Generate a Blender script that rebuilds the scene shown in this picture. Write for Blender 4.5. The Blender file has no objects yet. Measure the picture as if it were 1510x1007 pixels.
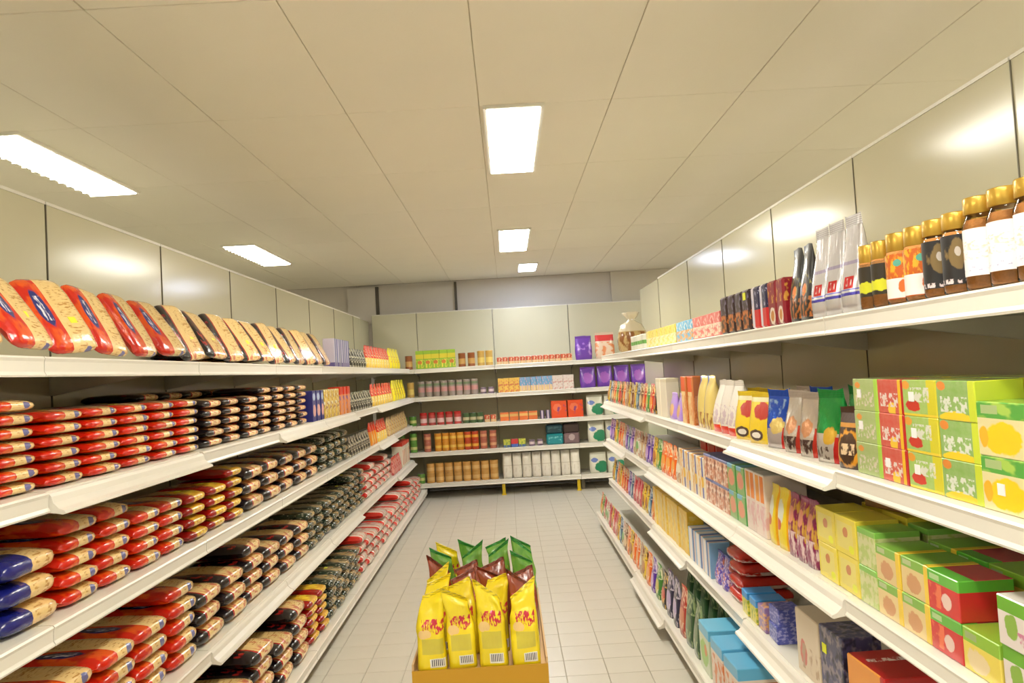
import bpy, bmesh, math, random
from mathutils import Matrix, Vector, noise as mnoise
random.seed(7)
R = math.radians
SC = bpy.context.scene
COL = SC.collection

# ------------------------------------------------------------------ camera
EYE = 1.47
FPX, VPX, VPY, ROLL = 1150.0, 748.0, 549.0, R(3.3)
cam_data = bpy.data.cameras.new('camera')
cam = bpy.data.objects.new('camera', cam_data)
COL.objects.link(cam)
cam_data.sensor_width = 36.0
cam_data.lens = 36.0 * FPX / 1510.0
cam_data.clip_start = 0.05
yc = Vector(((VPX - 755) / FPX, (503.5 - VPY) / FPX, -1)).normalized()
up = Vector((-math.sin(ROLL), math.cos(ROLL), 0))
zc = (up - yc * up.dot(yc)).normalized()
xc = yc.cross(zc)
cam.matrix_world = Matrix.Translation((0, 0, EYE)) @ Matrix((xc, yc, zc)).to_4x4()
SC.camera = cam

# ------------------------------------------------------------------ world, exposure
w = bpy.data.worlds.new('world'); SC.world = w; w.use_nodes = True
w.node_tree.nodes['Background'].inputs[0].default_value = (0.9, 0.85, 0.75, 1)
w.node_tree.nodes['Background'].inputs[1].default_value = 0.05
SC.view_settings.view_transform = 'Standard'
SC.view_settings.look = 'None'
SC.view_settings.gamma = 1.0
SC.view_settings.use_curve_mapping = False
SC.view_settings.exposure = 0.0
try:
    SC.cycles.use_denoising = True
    SC.cycles.max_bounces = 8
    SC.cycles.glossy_bounces = 3
except Exception:
    pass
LIGHT_E = 40.5
LIGHT_C = (1.0, 0.965, 0.86)
COOL_C = (0.80, 0.90, 1.15)

# ------------------------------------------------------------------ materials
def lin(c):
    def f(v):
        v /= 255.0
        return v / 12.92 if v <= 0.04045 else ((v + 0.055) / 1.055) ** 2.4
    return (f(c[0]), f(c[1]), f(c[2]), 1.0)

class NT:
    def __init__(self, name):
        self.m = bpy.data.materials.new(name); self.m.use_nodes = True
        self.t = self.m.node_tree; self.b = self.t.nodes['Principled BSDF']
    def n(self, typ, **kw):
        nd = self.t.nodes.new(typ)
        for k, v in kw.items(): setattr(nd, k, v)
        return nd
    def l(self, a, b): self.t.links.new(a, b)
    def math(self, op, a, b=None):
        nd = self.n('ShaderNodeMath', operation=op)
        for i, v in enumerate((a, b)):
            if v is None: continue
            if isinstance(v, (int, float)): nd.inputs[i].default_value = v
            else: self.l(v, nd.inputs[i])
        return nd.outputs[0]
    def mix(self, mask, a, b):
        nd = self.n('ShaderNodeMix', data_type='RGBA')
        if isinstance(mask, (int, float)): nd.inputs[0].default_value = mask
        else: self.l(mask, nd.inputs[0])
        for i, v in ((6, a), (7, b)):
            if isinstance(v, tuple): nd.inputs[i].default_value = v
            else: self.l(v, nd.inputs[i])
        return nd.outputs[2]

def simple(name, c, rough=0.5, metal=0.0, coat=0.0, noise=0.0, nscale=8.0, bump=0.0, bscale=60.0):
    N = NT(name); b = N.b
    b.inputs['Base Color'].default_value = lin(c)
    b.inputs['Roughness'].default_value = rough
    b.inputs['Metallic'].default_value = metal
    b.inputs['Coat Weight'].default_value = coat
    if noise or bump:
        tc = N.n('ShaderNodeTexCoord')
    if noise:
        t = N.n('ShaderNodeTexNoise'); t.inputs['Scale'].default_value = nscale; t.inputs['Detail'].default_value = 4
        N.l(tc.outputs['Object'], t.inputs['Vector'])
        l = lin(c); d = tuple(v * (1 - noise) for v in l[:3]) + (1,)
        N.l(N.mix(t.outputs[0], d, l), b.inputs['Base Color'])
    if bump:
        t = N.n('ShaderNodeTexNoise'); t.inputs['Scale'].default_value = bscale
        N.l(tc.outputs['Object'], t.inputs['Vector'])
        bp = N.n('ShaderNodeBump'); bp.inputs['Strength'].default_value = bump; bp.inputs['Distance'].default_value = 0.004
        N.l(t.outputs[0], bp.inputs['Height']); N.l(bp.outputs[0], b.inputs['Normal'])
    return N.m

def PM(name, base, layers=(), rough=0.35, coat=0.0, metal=0.0, bump=0.0, bscale=9.0, var=0.12):
    """printed packaging: hard-edged print in the bounding-box coordinates of the pack"""
    N = NT(name); b = N.b
    tc = N.n('ShaderNodeTexCoord'); sp = N.n('ShaderNodeSeparateXYZ')
    G = tc.outputs['Generated']; N.l(G, sp.inputs[0])
    ax = {'x': sp.outputs[0], 'y': sp.outputs[1], 'z': sp.outputs[2]}
    def ranges(rg):
        m = None
        for k, (lo, hi) in rg.items():
            for op, v in (('GREATER_THAN', lo), ('LESS_THAN', hi)):
                if (op == 'GREATER_THAN' and v <= 0) or (op == 'LESS_THAN' and v >= 1): continue
                s = N.math(op, ax[k], v)
                m = s if m is None else N.math('MULTIPLY', m, s)
        return 1.0 if m is None else m
    def noise(sc, off=0.0, detail=2.0):
        mp = N.n('ShaderNodeMapping'); mp.inputs['Scale'].default_value = sc; mp.inputs['Location'].default_value = (off, off, off)
        N.l(G, mp.inputs[0])
        t = N.n('ShaderNodeTexNoise'); t.inputs['Scale'].default_value = 1.0; t.inputs['Detail'].default_value = detail
        N.l(mp.outputs[0], t.inputs['Vector']); return t.outputs[0]
    col = lin(base)
    for i, L in enumerate(layers):
        kind = L[0]
        if kind == 'r': m = ranges(L[1]); c = lin(L[2])
        elif kind == 'e':                                   # ('e', {axis:(centre, radius)}, colour)
            s = None
            for k, (c0, r0) in L[1].items():
                q = N.math('POWER', N.math('ABSOLUTE', N.math('DIVIDE', N.math('SUBTRACT', ax[k], c0), r0)), 2.0)
                s = q if s is None else N.math('ADD', s, q)
            s = N.math('ADD', s, N.math('MULTIPLY', N.math('SUBTRACT', noise((7, 5, 6), 1.3 * i), .5), 1.2))
            mr = N.n('ShaderNodeMapRange', interpolation_type='SMOOTHSTEP'); mr.inputs[1].default_value = 1.12; mr.inputs[2].default_value = .82
            N.l(s, mr.inputs[0]); m = mr.outputs[0]; c = lin(L[2])
            if len(L) > 3: 
                rr = ranges(L[3]); m = m if rr == 1.0 else N.math('MULTIPLY', m, rr)
        elif kind == 't':                                   # scribbled lettering / picture detail
            th = L[4] if len(L) > 4 else 0.52; c = lin(L[2])
            mr = N.n('ShaderNodeMapRange', interpolation_type='SMOOTHSTEP'); mr.inputs[1].default_value = th - .07; mr.inputs[2].default_value = th + .07
            N.l(noise(L[3], 1.7 * i), mr.inputs[0]); m = mr.outputs[0]
            rr = ranges(L[1]); m = m if isinstance(rr, float) else N.math('MULTIPLY', m, rr)
        elif kind == 's':                                   # stripes along one axis
            s = N.math('FRACT', N.math('MULTIPLY', ax[L[3]], L[4])); m = N.math('LESS_THAN', s, L[5]); c = lin(L[2])
            rr = ranges(L[1]); m = m if isinstance(rr, float) else N.math('MULTIPLY', m, rr)
        elif kind == 'g':                                   # soft mottling
            m = N.math('MULTIPLY', noise(L[3], 2.3 * i, 4.0), L[4]); c = lin(L[2])
            rr = ranges(L[1]); m = m if isinstance(rr, float) else N.math('MULTIPLY', m, rr)
        col = N.mix(m, col, c)
    if var:
        oi = N.n('ShaderNodeObjectInfo'); hs = N.n('ShaderNodeHueSaturation')
        v = N.math('ADD', N.math('MULTIPLY', oi.outputs['Random'], 2 * var), 1 - var)
        N.l(v, hs.inputs['Value'])
        if isinstance(col, tuple): hs.inputs['Color'].default_value = col
        else: N.l(col, hs.inputs['Color'])
        col = hs.outputs[0]
    if isinstance(col, tuple): b.inputs['Base Color'].default_value = col
    else: N.l(col, b.inputs['Base Color'])
    b.inputs['Roughness'].default_value = rough
    b.inputs['Metallic'].default_value = metal
    b.inputs['Coat Weight'].default_value = coat
    b.inputs['Coat Roughness'].default_value = 0.12
    if bump:
        bp = N.n('ShaderNodeBump'); bp.inputs['Strength'].default_value = bump; bp.inputs['Distance'].default_value = 0.006
        N.l(noise((bscale, bscale, bscale * 0.6), 3.1, 3.0), bp.inputs['Height']); N.l(bp.outputs[0], b.inputs['Normal'])
    return N.m

M = {}
M['metal'] = simple('shelf_cream_paint', (232, 228, 216), 0.34, noise=0.04, nscale=3)
M['rail'] = simple('rail_cream_plastic', (232, 227, 216), 0.30)
M['panel'] = simple('panel_gloss_cream', (206, 201, 172), 0.17, noise=0.03, nscale=1.5)
M['panel'].node_tree.nodes['Principled BSDF'].inputs['Specular IOR Level'].default_value = 0.32
M['upright'] = simple('upright_grey', (120, 114, 96), 0.45)
M['kick'] = simple('kick_plate', (150, 146, 132), 0.5)
M['ceil'] = simple('ceiling_board', (244, 238, 222), 0.75, noise=0.04, nscale=2.5, bump=0.12, bscale=90)
M['ceil_gap'] = simple('ceiling_grid_gap', (214, 204, 178), 0.8)
M['tile'] = simple('floor_tile', (217, 211, 197), 0.32, noise=0.10, nscale=2.2)
M['grout'] = simple('grout', (186, 178, 160), 0.8)
M['wall'] = simple('wall_paint', (214, 208, 194), 0.6, noise=0.04)
M['wall_grey'] = simple('bulkhead_grey', (214, 208, 200), 0.6, noise=0.05)
M['dark'] = simple('dark_strip', (90, 84, 74), 0.6)
M['yellow_leg'] = simple('yellow_leg', (222, 190, 30), 0.4)
M['white_leg'] = simple('white_leg', (225, 222, 210), 0.4)
M['fixture'] = simple('fixture_white', (235, 232, 222), 0.4)
M['card'] = simple('yellow_cardboard', (196, 146, 30), 0.6, noise=0.05)
M['card_in'] = simple('cardboard_inside', (214, 178, 128), 0.75, noise=0.06)
M['sticker'] = simple('fluorescent_sticker', (226, 232, 40), 0.5)
M['white_sticker'] = simple('white_sticker', (240, 236, 236), 0.5)
M['gold'] = simple('gold_lid', (206, 166, 70), 0.28, metal=0.7)
M['blackcap'] = simple('black_cap', (30, 28, 28), 0.35)
M['redcap'] = simple('red_cap', (200, 30, 24), 0.35)
M['metalcap'] = simple('tin_metal', (190, 186, 178), 0.3, metal=0.8)
def emis(nm='lamp_diffuser', c=LIGHT_C):
    N = NT(nm); b = N.b
    b.inputs['Base Color'].default_value = (0.9, 0.9, 0.85, 1)
    b.inputs['Emission Color'].default_value = (*c, 1)
    b.inputs['Emission Strength'].default_value = LIGHT_E
    return N.m
M['lamp'] = emis()
M['lamp_cool'] = emis('lamp_diffuser_cool', COOL_C)
def glassy():
    N = NT('jar_glass'); t = N.t
    gl = N.n('ShaderNodeBsdfGlossy'); gl.inputs['Roughness'].default_value = 0.05
    tr = N.n('ShaderNodeBsdfTransparent'); tr.inputs[0].default_value = (0.98, 0.98, 0.96, 1)
    fr = N.n('ShaderNodeFresnel'); fr.inputs[0].default_value = 1.5
    mx = N.n('ShaderNodeMixShader'); N.l(fr.outputs[0], mx.inputs[0]); N.l(tr.outputs[0], mx.inputs[1]); N.l(gl.outputs[0], mx.inputs[2])
    N.l(mx.outputs[0], t.nodes['Material Output'].inputs[0]); return N.m
M['glass'] = glassy()
M['coffee'] = simple('coffee_granules', (220, 150, 78), 0.8, noise=0.35, nscale=160, bump=0.5, bscale=220)

# ------------------------------------------------------------------ mesh helpers
def mesh(name, verts, faces, mat, smooth=False):
    me = bpy.data.meshes.new(name); me.from_pydata(verts, [], faces); me.update()
    if mat is not None: me.materials.append(mat)
    if smooth:
        for p in me.polygons: p.use_smooth = True
    return me

def box_vf(x0, x1, y0, y1, z0, z1, off=0):
    v = [(x0, y0, z0), (x1, y0, z0), (x1, y1, z0), (x0, y1, z0), (x0, y0, z1), (x1, y0, z1), (x1, y1, z1), (x0, y1, z1)]
    f = [(0, 3, 2, 1), (4, 5, 6, 7), (0, 1, 5, 4), (1, 2, 6, 5), (2, 3, 7, 6), (3, 0, 4, 7)]
    return v, [tuple(i + off for i in q) for q in f]

def boxes(name, lst, mat):
    V, Fc = [], []
    for bx in lst:
        v, f = box_vf(*bx, off=len(V)); V += v; Fc += f
    return mesh(name, V, Fc, mat)

def bevelled(name, w, d, h, bev, mat, seg=1):
    bm = bmesh.new()
    v, f = box_vf(-w / 2, w / 2, -d / 2, d / 2, 0, h)
    vs = [bm.verts.new(p) for p in v]
    for q in f: bm.faces.new([vs[i] for i in q])
    bmesh.ops.bevel(bm, geom=list(bm.edges), offset=bev, segments=seg, affect='EDGES', profile=0.5)
    me = bpy.data.meshes.new(name); bm.to_mesh(me); bm.free(); me.materials.append(mat); return me

def lathe(name, prof, mat, n=20, smooth=True, caps=True):
    V, Fc = [], []
    for r, z in prof:
        for i in range(n):
            a = 2 * math.pi * i / n; V.append((r * math.cos(a), r * math.sin(a), z))
    for k in range(len(prof) - 1):
        for i in range(n):
            j = (i + 1) % n; Fc.append((k * n + i, k * n + j, (k + 1) * n + j, (k + 1) * n + i))
    if caps:
        Fc.append(tuple(range(n - 1, -1, -1))); Fc.append(tuple((len(prof) - 1) * n + i for i in range(n)))
    me = mesh(name, V, Fc, mat)
    if smooth:
        for p in me.polygons: p.use_smooth = len(p.vertices) == 4
    return me

def pillow(name, L, W, H, mat, nx=13, n=20, seed=0, fin=0.005):
    """plump lying bag: rounded section swept along x, flat crimped seals at both x ends"""
    rnd = random.Random(seed); ph = [rnd.uniform(0, 6.3) for _ in range(6)]
    V, Fc = [], []
    half = L / 2 - fin
    secs = []
    for i in range(nx):
        a = math.sin(math.pi / 2 * (-1 + 2 * i / (nx - 1)))
        g = max(0.0, 1 - abs(a) ** 8) ** 0.5
        secs.append((a * half, max(g, .06), 1 - .12 * abs(a) ** 6))
    secs = [(-L / 2, .05, .9)] + secs + [(L / 2, .05, .9)]
    for k, (x, g, wd) in enumerate(secs):
        for i in range(n):
            t = 2 * math.pi * i / n; ca, sa = math.cos(t), math.sin(t)
            y = W / 2 * wd * math.copysign(abs(ca) ** .52, ca)
            zz = math.copysign(abs(sa) ** .62, sa)
            crown = (1 + .10 * math.cos(math.pi * y / W)) / 1.10 if sa > 0 else 1
            wr = 1 + .05 * math.sin(40 * x + 3 * t + ph[0]) + .04 * math.sin(60 * y - 25 * x + ph[1])
            z = H * .47 + (H * .53 if sa > 0 else H * .47) * zz * g * (crown * wr if sa > 0 else 1)
            if g < .1: z += .003 * math.sin(120 * y + ph[2])
            V.append((x, y, max(0, z)))
    m = len(secs)
    for k in range(m - 1):
        for i in range(n):
            j = (i + 1) % n; Fc.append((k * n + j, k * n + i, (k + 1) * n + i, (k + 1) * n + j))
    Fc.append(tuple(range(n))); Fc.append(tuple((m - 1) * n + i for i in range(n - 1, -1, -1)))
    return mesh(name, V, Fc, mat, True)

def pouch(name, w, d, h, mat, seed=0, p=2.4, seal=0.09, n=18, nz=10, crumple=0.05, shoulder=1.0, ears=0.0):
    """standing pouch: full at the base, closing to a flat sealed top"""
    rnd = random.Random(seed); ph = [rnd.uniform(0, 6.3) for _ in range(6)]
    V, Fc = [], []
    for k in range(nz + 1):
        t = k / nz
        tt = min(1, t / (1 - seal))
        dep = d * (1 - tt ** p) * (0.86 + 0.14 * min(1, t * 5)) + 0.004
        wid = w * (0.93 + 0.07 * math.sin(math.pi * min(1, t * 1.4))) * (1 - (1 - shoulder) * tt ** 3)
        ex = 0.55 + 0.3 * tt
        sway = crumple * d * math.sin(3 * t + ph[0]) * t
        for i in range(n):
            a = 2 * math.pi * i / n; ca, sa = math.cos(a), math.sin(a)
            x = wid / 2 * math.copysign(abs(ca) ** ex, ca); y = dep / 2 * math.copysign(abs(sa) ** ex, sa)
            wr = crumple * d * 0.5 * math.sin(5 * t + 2.5 * a + ph[1]) * math.sin(math.pi * t)
            y += sway + (wr if sa < 0 else -wr)
            z = h * t
            if k == nz: z += ears * h * (x / (wid / 2)) ** 2 + 0.01 * h * math.sin(9 * x / w + ph[3])
            V.append((x, y, z))
    for k in range(nz):
        for i in range(n):
            j = (i + 1) % n; Fc.append((k * n + i, k * n + j, (k + 1) * n + j, (k + 1) * n + i))
    Fc.append(tuple(range(n - 1, -1, -1))); Fc.append(tuple(nz * n + i for i in range(n)))
    me = mesh(name, V, Fc, mat)
    for q in me.polygons: q.use_smooth = len(q.vertices) == 4
    return me

def crumpled(name, w, d, h, mat, seed=0, n=28, nz=22):
    """limp snack bag standing on its base, its half-empty top creased and folded over"""
    rnd = random.Random(seed); off = Vector((seed * 3.1, seed * 1.7, 0))
    fx = rnd.uniform(-.45, .45); fy = rnd.uniform(-.5, .35); sl = rnd.choice((-1, 1)) * rnd.uniform(.12, .32); hinge = rnd.uniform(.55, .68)
    V, Fc = [], []
    for k in range(nz + 1):
        t = k / nz; u = max(0.0, (t - hinge) / (1 - hinge))
        dep = d * (1 - max(0, (t - .12) / .83) ** 2.0 if t > .12 else .9 + .1 * t / .12); dep = max(dep, 0) + .004
        wid = w * (1 - .07 * t + .03 * math.sin(7 * t + seed)) * (1 - .10 * math.sin(math.pi * u))
        ex = .5 + .2 * t
        for i in range(n):
            a = 2 * math.pi * i / n; ca, sa = math.cos(a), math.sin(a)
            x = wid / 2 * math.copysign(abs(ca) ** ex, ca); y = dep / 2 * math.copysign(abs(sa) ** ex, sa)
            z = h * t
            q = Vector((x * 26, z * 20, 1.5 if sa > 0 else 0)) + off
            cr = mnoise.noise(q * .8) * .7 + (.55 - abs(mnoise.noise(q * 1.3 + Vector((4, 7, 0))))) * 1.1
            am = .014 * (.25 + .75 * min(1, t * 1.6)) * (1 if t > 0.04 else 0)
            y += cr * am * (1 if sa > 0 else -1) if k < nz - 1 else cr * am
            x += mnoise.noise(q * .9 + Vector((9, 0, 0))) * .006 * t
            x += fx * w * .5 * u ** 1.5; y += fy * d * u ** 1.4
            z -= abs(fy) * .05 * h * u + sl * h * .5 * (x / w) * u * 2
            V.append((x, y, max(0, z)))
    for k in range(nz):
        for i in range(n):
            j = (i + 1) % n; Fc.append((k * n + i, k * n + j, (k + 1) * n + j, (k + 1) * n + i))
    Fc.append(tuple(range(n - 1, -1, -1))); Fc.append(tuple(nz * n + i for i in range(n)))
    me = mesh(name, V, Fc, mat)
    for q in me.polygons: q.use_smooth = len(q.vertices) == 4
    return me

def split_top(me, n, nz, mat):
    """cut the crimped top ring of a pouch off as its own mesh"""
    V = [tuple(v.co) for v in me.vertices]; F = [tuple(p.vertices) for p in me.polygons]
    lo = (nz - 1) * n
    body = mesh(me.name, V[:nz * n], [f for f in F if max(f) < nz * n], me.materials[0], True)
    top = mesh('top_seal', V[lo:], [tuple(i - lo for i in f) for f in F if min(f) >= lo and max(f) >= nz * n], mat)
    return body, top

def plate(name, w, h, t, mat, axis='y'):
    """thin sticker; axis = its normal"""
    if axis == 'y': v, f = box_vf(-w / 2, w / 2, -t, 0, -h / 2, h / 2)
    else: v, f = box_vf(-w / 2, w / 2, -h / 2, h / 2, 0, t)
    return mesh(name, v, f, mat)

def link(name, me, parent=None, loc=(0, 0, 0), rot=(0, 0, 0)):
    o = bpy.data.objects.new(name, me); COL.objects.link(o)
    o.location = loc; o.rotation_euler = rot
    if parent is not None: o.parent = parent
    return o

def tag(o, label=None, cat=None, group=None, kind=None):
    if label: o['label'] = label
    if cat: o['category'] = cat
    if group: o['group'] = group
    if kind: o['kind'] = kind
    return o

_u = 'zeroth first second third fourth fifth sixth seventh eighth ninth tenth eleventh twelfth thirteenth fourteenth fifteenth sixteenth seventeenth eighteenth nineteenth twentieth'.split()
def ordw(n):
    return _u[n] if n <= 20 else 'twenty-' + _u[n - 20] if n < 30 else 'thirty-' + _u[n - 30] if 30 < n < 40 else 'thirtieth'

# ------------------------------------------------------------------ room shell
RX0, RX1, RY0, RY1, CZ = -5.2, 4.6, -4.0, 10.2, 2.71
fl = link('floor', boxes('floor', [(RX0, RX1, RY0, RY1, -0.2, -0.006)], M['grout'])); tag(fl, 'pale square tiled shop floor running down the aisle', kind='structure')
T = 0.2
tile_me = bevelled('tile', T - 0.004, T - 0.004, 0.006, 0.0012, M['tile'])
bigV, bigF = [], []
for i in range(int((RX1 - RX0) / T)):
    for j in range(int((RY1 - RY0) / T)):
        x = RX0 + (i + 0.5) * T; y = RY0 + (j + 0.5) * T
        if -1.15 < x < 0.95 and 2.2 < y < 6.1:
            link('tile', tile_me, fl, (x, y, -0.006))
        else:
            h = T / 2 - 0.002
            v, f = box_vf(x - h, x + h, y - h, y + h, -0.006, 0, off=len(bigV)); bigV += v; bigF += f[1:]
tf = link('tile_field', mesh('tile_field', bigV, bigF, M['tile']), fl); tf['kind'] = 'stuff'

ce = link('ceiling', boxes('ceiling', [(RX0, RX1, RY0, RY1, CZ + 0.005, CZ + 0.2)], M['ceil_gap'])); tag(ce, 'suspended board ceiling with long seams above the aisle', kind='structure')
PX, PY = 0.615, 1.1
pan_me = bevelled('panel', PX - 0.003, PY - 0.003, 0.007, 0.002, M['ceil'])
bigV, bigF = [], []
x = -0.06 - PX * 8
while x < RX1 - PX * 0.5:
    y = 3.57 - PY * 6
    while y < RY1 - 0.2:
        cx, cy = x + PX / 2, y + PY / 2
        if RX0 < x and cy < RY1 - PY * 0.4 and cy - PY / 2 > RY0:
            if -3.3 < cx < 2.2 and cy > 2.2:
                link('panel', pan_me, ce, (cx, cy, CZ - 0.002))
            else:
                v, f = box_vf(cx - PX / 2 + .004, cx + PX / 2 - .004, cy - PY / 2 + .004, cy + PY / 2 - .004, CZ, CZ + .006, off=len(bigV)); bigV += v; bigF += f
        y += PY
    x += PX
pf = link('panel_field', mesh('panel_field', bigV, bigF, M['ceil']), ce); pf['kind'] = 'stuff'

def struct(name, lst, mat, label):
    o = link(name, boxes(name, lst, mat)); return tag(o, label, kind='structure')
struct('wall_back', [(RX0, RX1, RY1, RY1 + 0.15, 0, CZ)], M['wall_grey'], 'grey wall showing above the end shelving')
struct('wall_left', [(RX0 - .15, RX0, RY0, RY1, 0, CZ)], M['wall'], 'plain side wall beyond the pasta shelving')
struct('wall_right', [(RX1, RX1 + .15, RY0, RY1, 0, CZ)], M['wall'], 'plain side wall beyond the coffee shelving')
struct('wall_front', [(RX0, RX1, RY0 - .15, RY0, 0, CZ)], M['wall'], 'plain wall behind the viewer')
struct('trim_1', [(-1.66, -1.62, RY1 - .05, RY1, 2.2, CZ - .03)], M['dark'], 'dark vertical strip on the grey wall near the pasta shelving')
struct('trim_2', [(-.63, -.60, RY1 - .05, RY1, 2.2, CZ - .02)], M['dark'], 'thin dark vertical strip on the grey wall above the canned goods')
struct('trim_3', [(-2.02, -1.66, RY1 - .06, RY1, 2.2, CZ - .03)], M['wall_grey'], 'boxed duct on the grey wall at the pasta corner')
struct('trim_4', [(-1.62, -.63, RY1 - .02, RY1, 2.2, CZ - .06)], M['wall_grey'], 'wide flat board on the grey wall between the dark strips')
struct('trim_5', [(1.42, 2.6, RY1 - .06, RY1, 2.2, CZ - .005)], M['wall'], 'pale board on the grey wall at the coffee corner')

# ------------------------------------------------------------------ shelving
RAIL_A = [(0, 0), (.010, -.001), (.014, -.006), (.011, -.014), (.010, -.040), (.015, -.048), (.013, -.053), (.004, -.053), (0, -.046)]
RAIL_B = [(0, -.004), (.010, -.006), (.016, -.014), (.020, -.030), (.034, -.044), (.048, -.050), (.050, -.057), (.044, -.060), (.026, -.056), (.006, -.054), (0, -.046)]
def rail_mesh(prof, L):
    n = len(prof); V = []
    for xx in (-L / 2, L / 2):
        for o, z in prof: V.append((xx, -o, z))
    Fc = [(i, (i + 1) % n, n + (i + 1) % n, n + i) for i in range(n)]
    Fc += [tuple(range(n - 1, -1, -1)), tuple(range(n, 2 * n))]
    return mesh('price_rail', V, Fc, M['rail'])

def bay(name, label, loc, rotz, width, depth, shelves, height, rails, group, base_extra=0.14, legs=None, panel_split=None):
    """one shelving bay; local x along the run, -y to the aisle, back panel face at y=0"""
    o = bpy.data.objects.new(name, None); COL.objects.link(o); o.location = loc; o.rotation_euler = (0, 0, rotz)
    tag(o, label, 'shelving', group)
    g = 0.004
    link('back_panel', boxes('back_panel', [(-width / 2 + g, width / 2 - g, 0, 0.018, 0.12, height)], M['panel']), o)
    link('upright', boxes('upright', [(-width / 2 + .0005, -width / 2 + g - .0002, -.004, 0.024, 0.0, height)], M['upright']), o)
    link('top_cap', boxes('top_cap', [(-width / 2 + g, width / 2 - g, -.003, 0.024, height, height + .012)], M['metal']), o)
    for i, z in enumerate(shelves):
        last = i == len(shelves) - 1
        dd = depth + (base_extra if last else 0)
        s = link('shelf', boxes('shelf', [(-width / 2 + .002, width / 2 - .002, -dd, -.001, -.028, 0), (-width / 2 + .002, width / 2 - .002, -dd, -dd + .012, -.046, -.028)], M['metal']), o, (0, 0, z))
        pr = RAIL_B if rails[i] == 'B' else RAIL_A
        link('price_rail', rail_mesh(pr, width - .004), s, (0, -dd, 0))
        if not last:
            for sx in (-1, 1):
                bx = sx * (width / 2 - .012)
                me = mesh('bracket', [(bx - .003, -.001, -.1), (bx - .003, -.001, -.029), (bx - .003, -dd * .8, -.029), (bx + .003, -.001, -.1), (bx + .003, -.001, -.029), (bx + .003, -dd * .8, -.029)],
                          [(0, 1, 2), (5, 4, 3), (0, 2, 5, 3), (1, 0, 3, 4), (2, 1, 4, 5)], M['metal'])
                link('bracket', me, s)
    dd = depth + base_extra
    if legs is None:
        link('kick_plate', boxes('kick_plate', [(-width / 2 + .002, width / 2 - .002, -dd + .05, -dd + .06, 0, shelves[-1] - .028)], M['kick']), o)
    else:
        for sx, mt in legs:
            link('leg', boxes('leg', [(sx - .018, sx + .018, -dd + .01, -dd + .05, .012, shelves[-1] - .028), (sx - .026, sx + .026, -dd, -dd + .06, 0, .012)], M[mt]), o)
    link('base_foot', boxes('base_foot', [(-width / 2 + .01, -width / 2 + .05, -dd * .8, 0.02, 0, shelves[-1] - .028)], M['upright']), o)
    return o

XL, XLW, XR, XRW, YB, YBF = -1.19, -1.746, 0.904, 1.474, 10.0, 9.45
LZ = [1.58, 1.235, 0.90, 0.487, 0.125]
RZ = [1.575, 1.15, 0.80, 0.427, 0.125]
BZ = [1.57, 1.23, 0.885, 0.565, 0.19]
LB = [1, 2, 3, 4, 5, 6, 7, 8, 9, 9.43]
lr = ['AAAAA', 'ABAAA', 'AAABA', 'ABABA', 'ABABA', 'AAAAA', 'ABBAA', 'ABABA', 'ABABA']
for i in range(9):
    y0, y1 = LB[i], LB[i + 1]
    bay('shelving_bay', '%s cream shelving bay from the front on the pasta side' % ordw(i + 1), (XLW, (y0 + y1) / 2, 0), R(90), y1 - y0, XL - XLW, LZ, 2.22, lr[i], 'pasta side shelving bays')
RB = [1.17, 2.17, 3.18, 4.18, 5.15, 6.15, 7.35]
rr = ['AAAAA', 'ABBBA', 'AABAA', 'AABBB', 'ABAAA', 'ABBAA']
for i in range(6):
    y0, y1 = RB[i], RB[i + 1]
    bay('shelving_bay', '%s cream shelving bay from the front on the coffee side' % ordw(i + 1), (XRW, (y0 + y1) / 2, 0), R(-90), y1 - y0, XRW - XR, RZ, 2.27, rr[i], 'coffee side shelving bays', base_extra=0.135)
cp = link('corner_panel', boxes('corner_panel', [(XRW, XRW + .02, 7.36, 8.35, 0, 2.27)], M['panel'])); tag(cp, 'cream filler panel closing the corner past the coffee shelving', 'panel')
cp = link('corner_panel', boxes('corner_panel', [(XLW - .02, XLW, 9.435, 10.02, 0, 2.22)], M['panel'])); tag(cp, 'cream filler panel closing the corner past the pasta shelving', 'panel')
BB = [-1.70, -1.126, -.15, .82, 1.8]
blab = ['narrow cream end-wall shelving bay tucked behind the pasta shelving', 'cream end-wall shelving bay filled with cans and jars', 'cream end-wall shelving bay above the white paper packs', 'cream end-wall shelving bay with purple and green bags']
blegs = [[(.26, 'white_leg')], [(-.455, 'white_leg')], [(-.455, 'yellow_leg'), (.452, 'yellow_leg')], [(.4, 'white_leg')]]
for i in range(4):
    x0, x1 = BB[i], BB[i + 1]
    bay('shelving_bay', blab[i], ((x0 + x1) / 2, YB, 0), 0, x1 - x0, YB - YBF, BZ, 2.29, 'AAAAA', 'end wall shelving bays', base_extra=0.0, legs=blegs[i])

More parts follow.
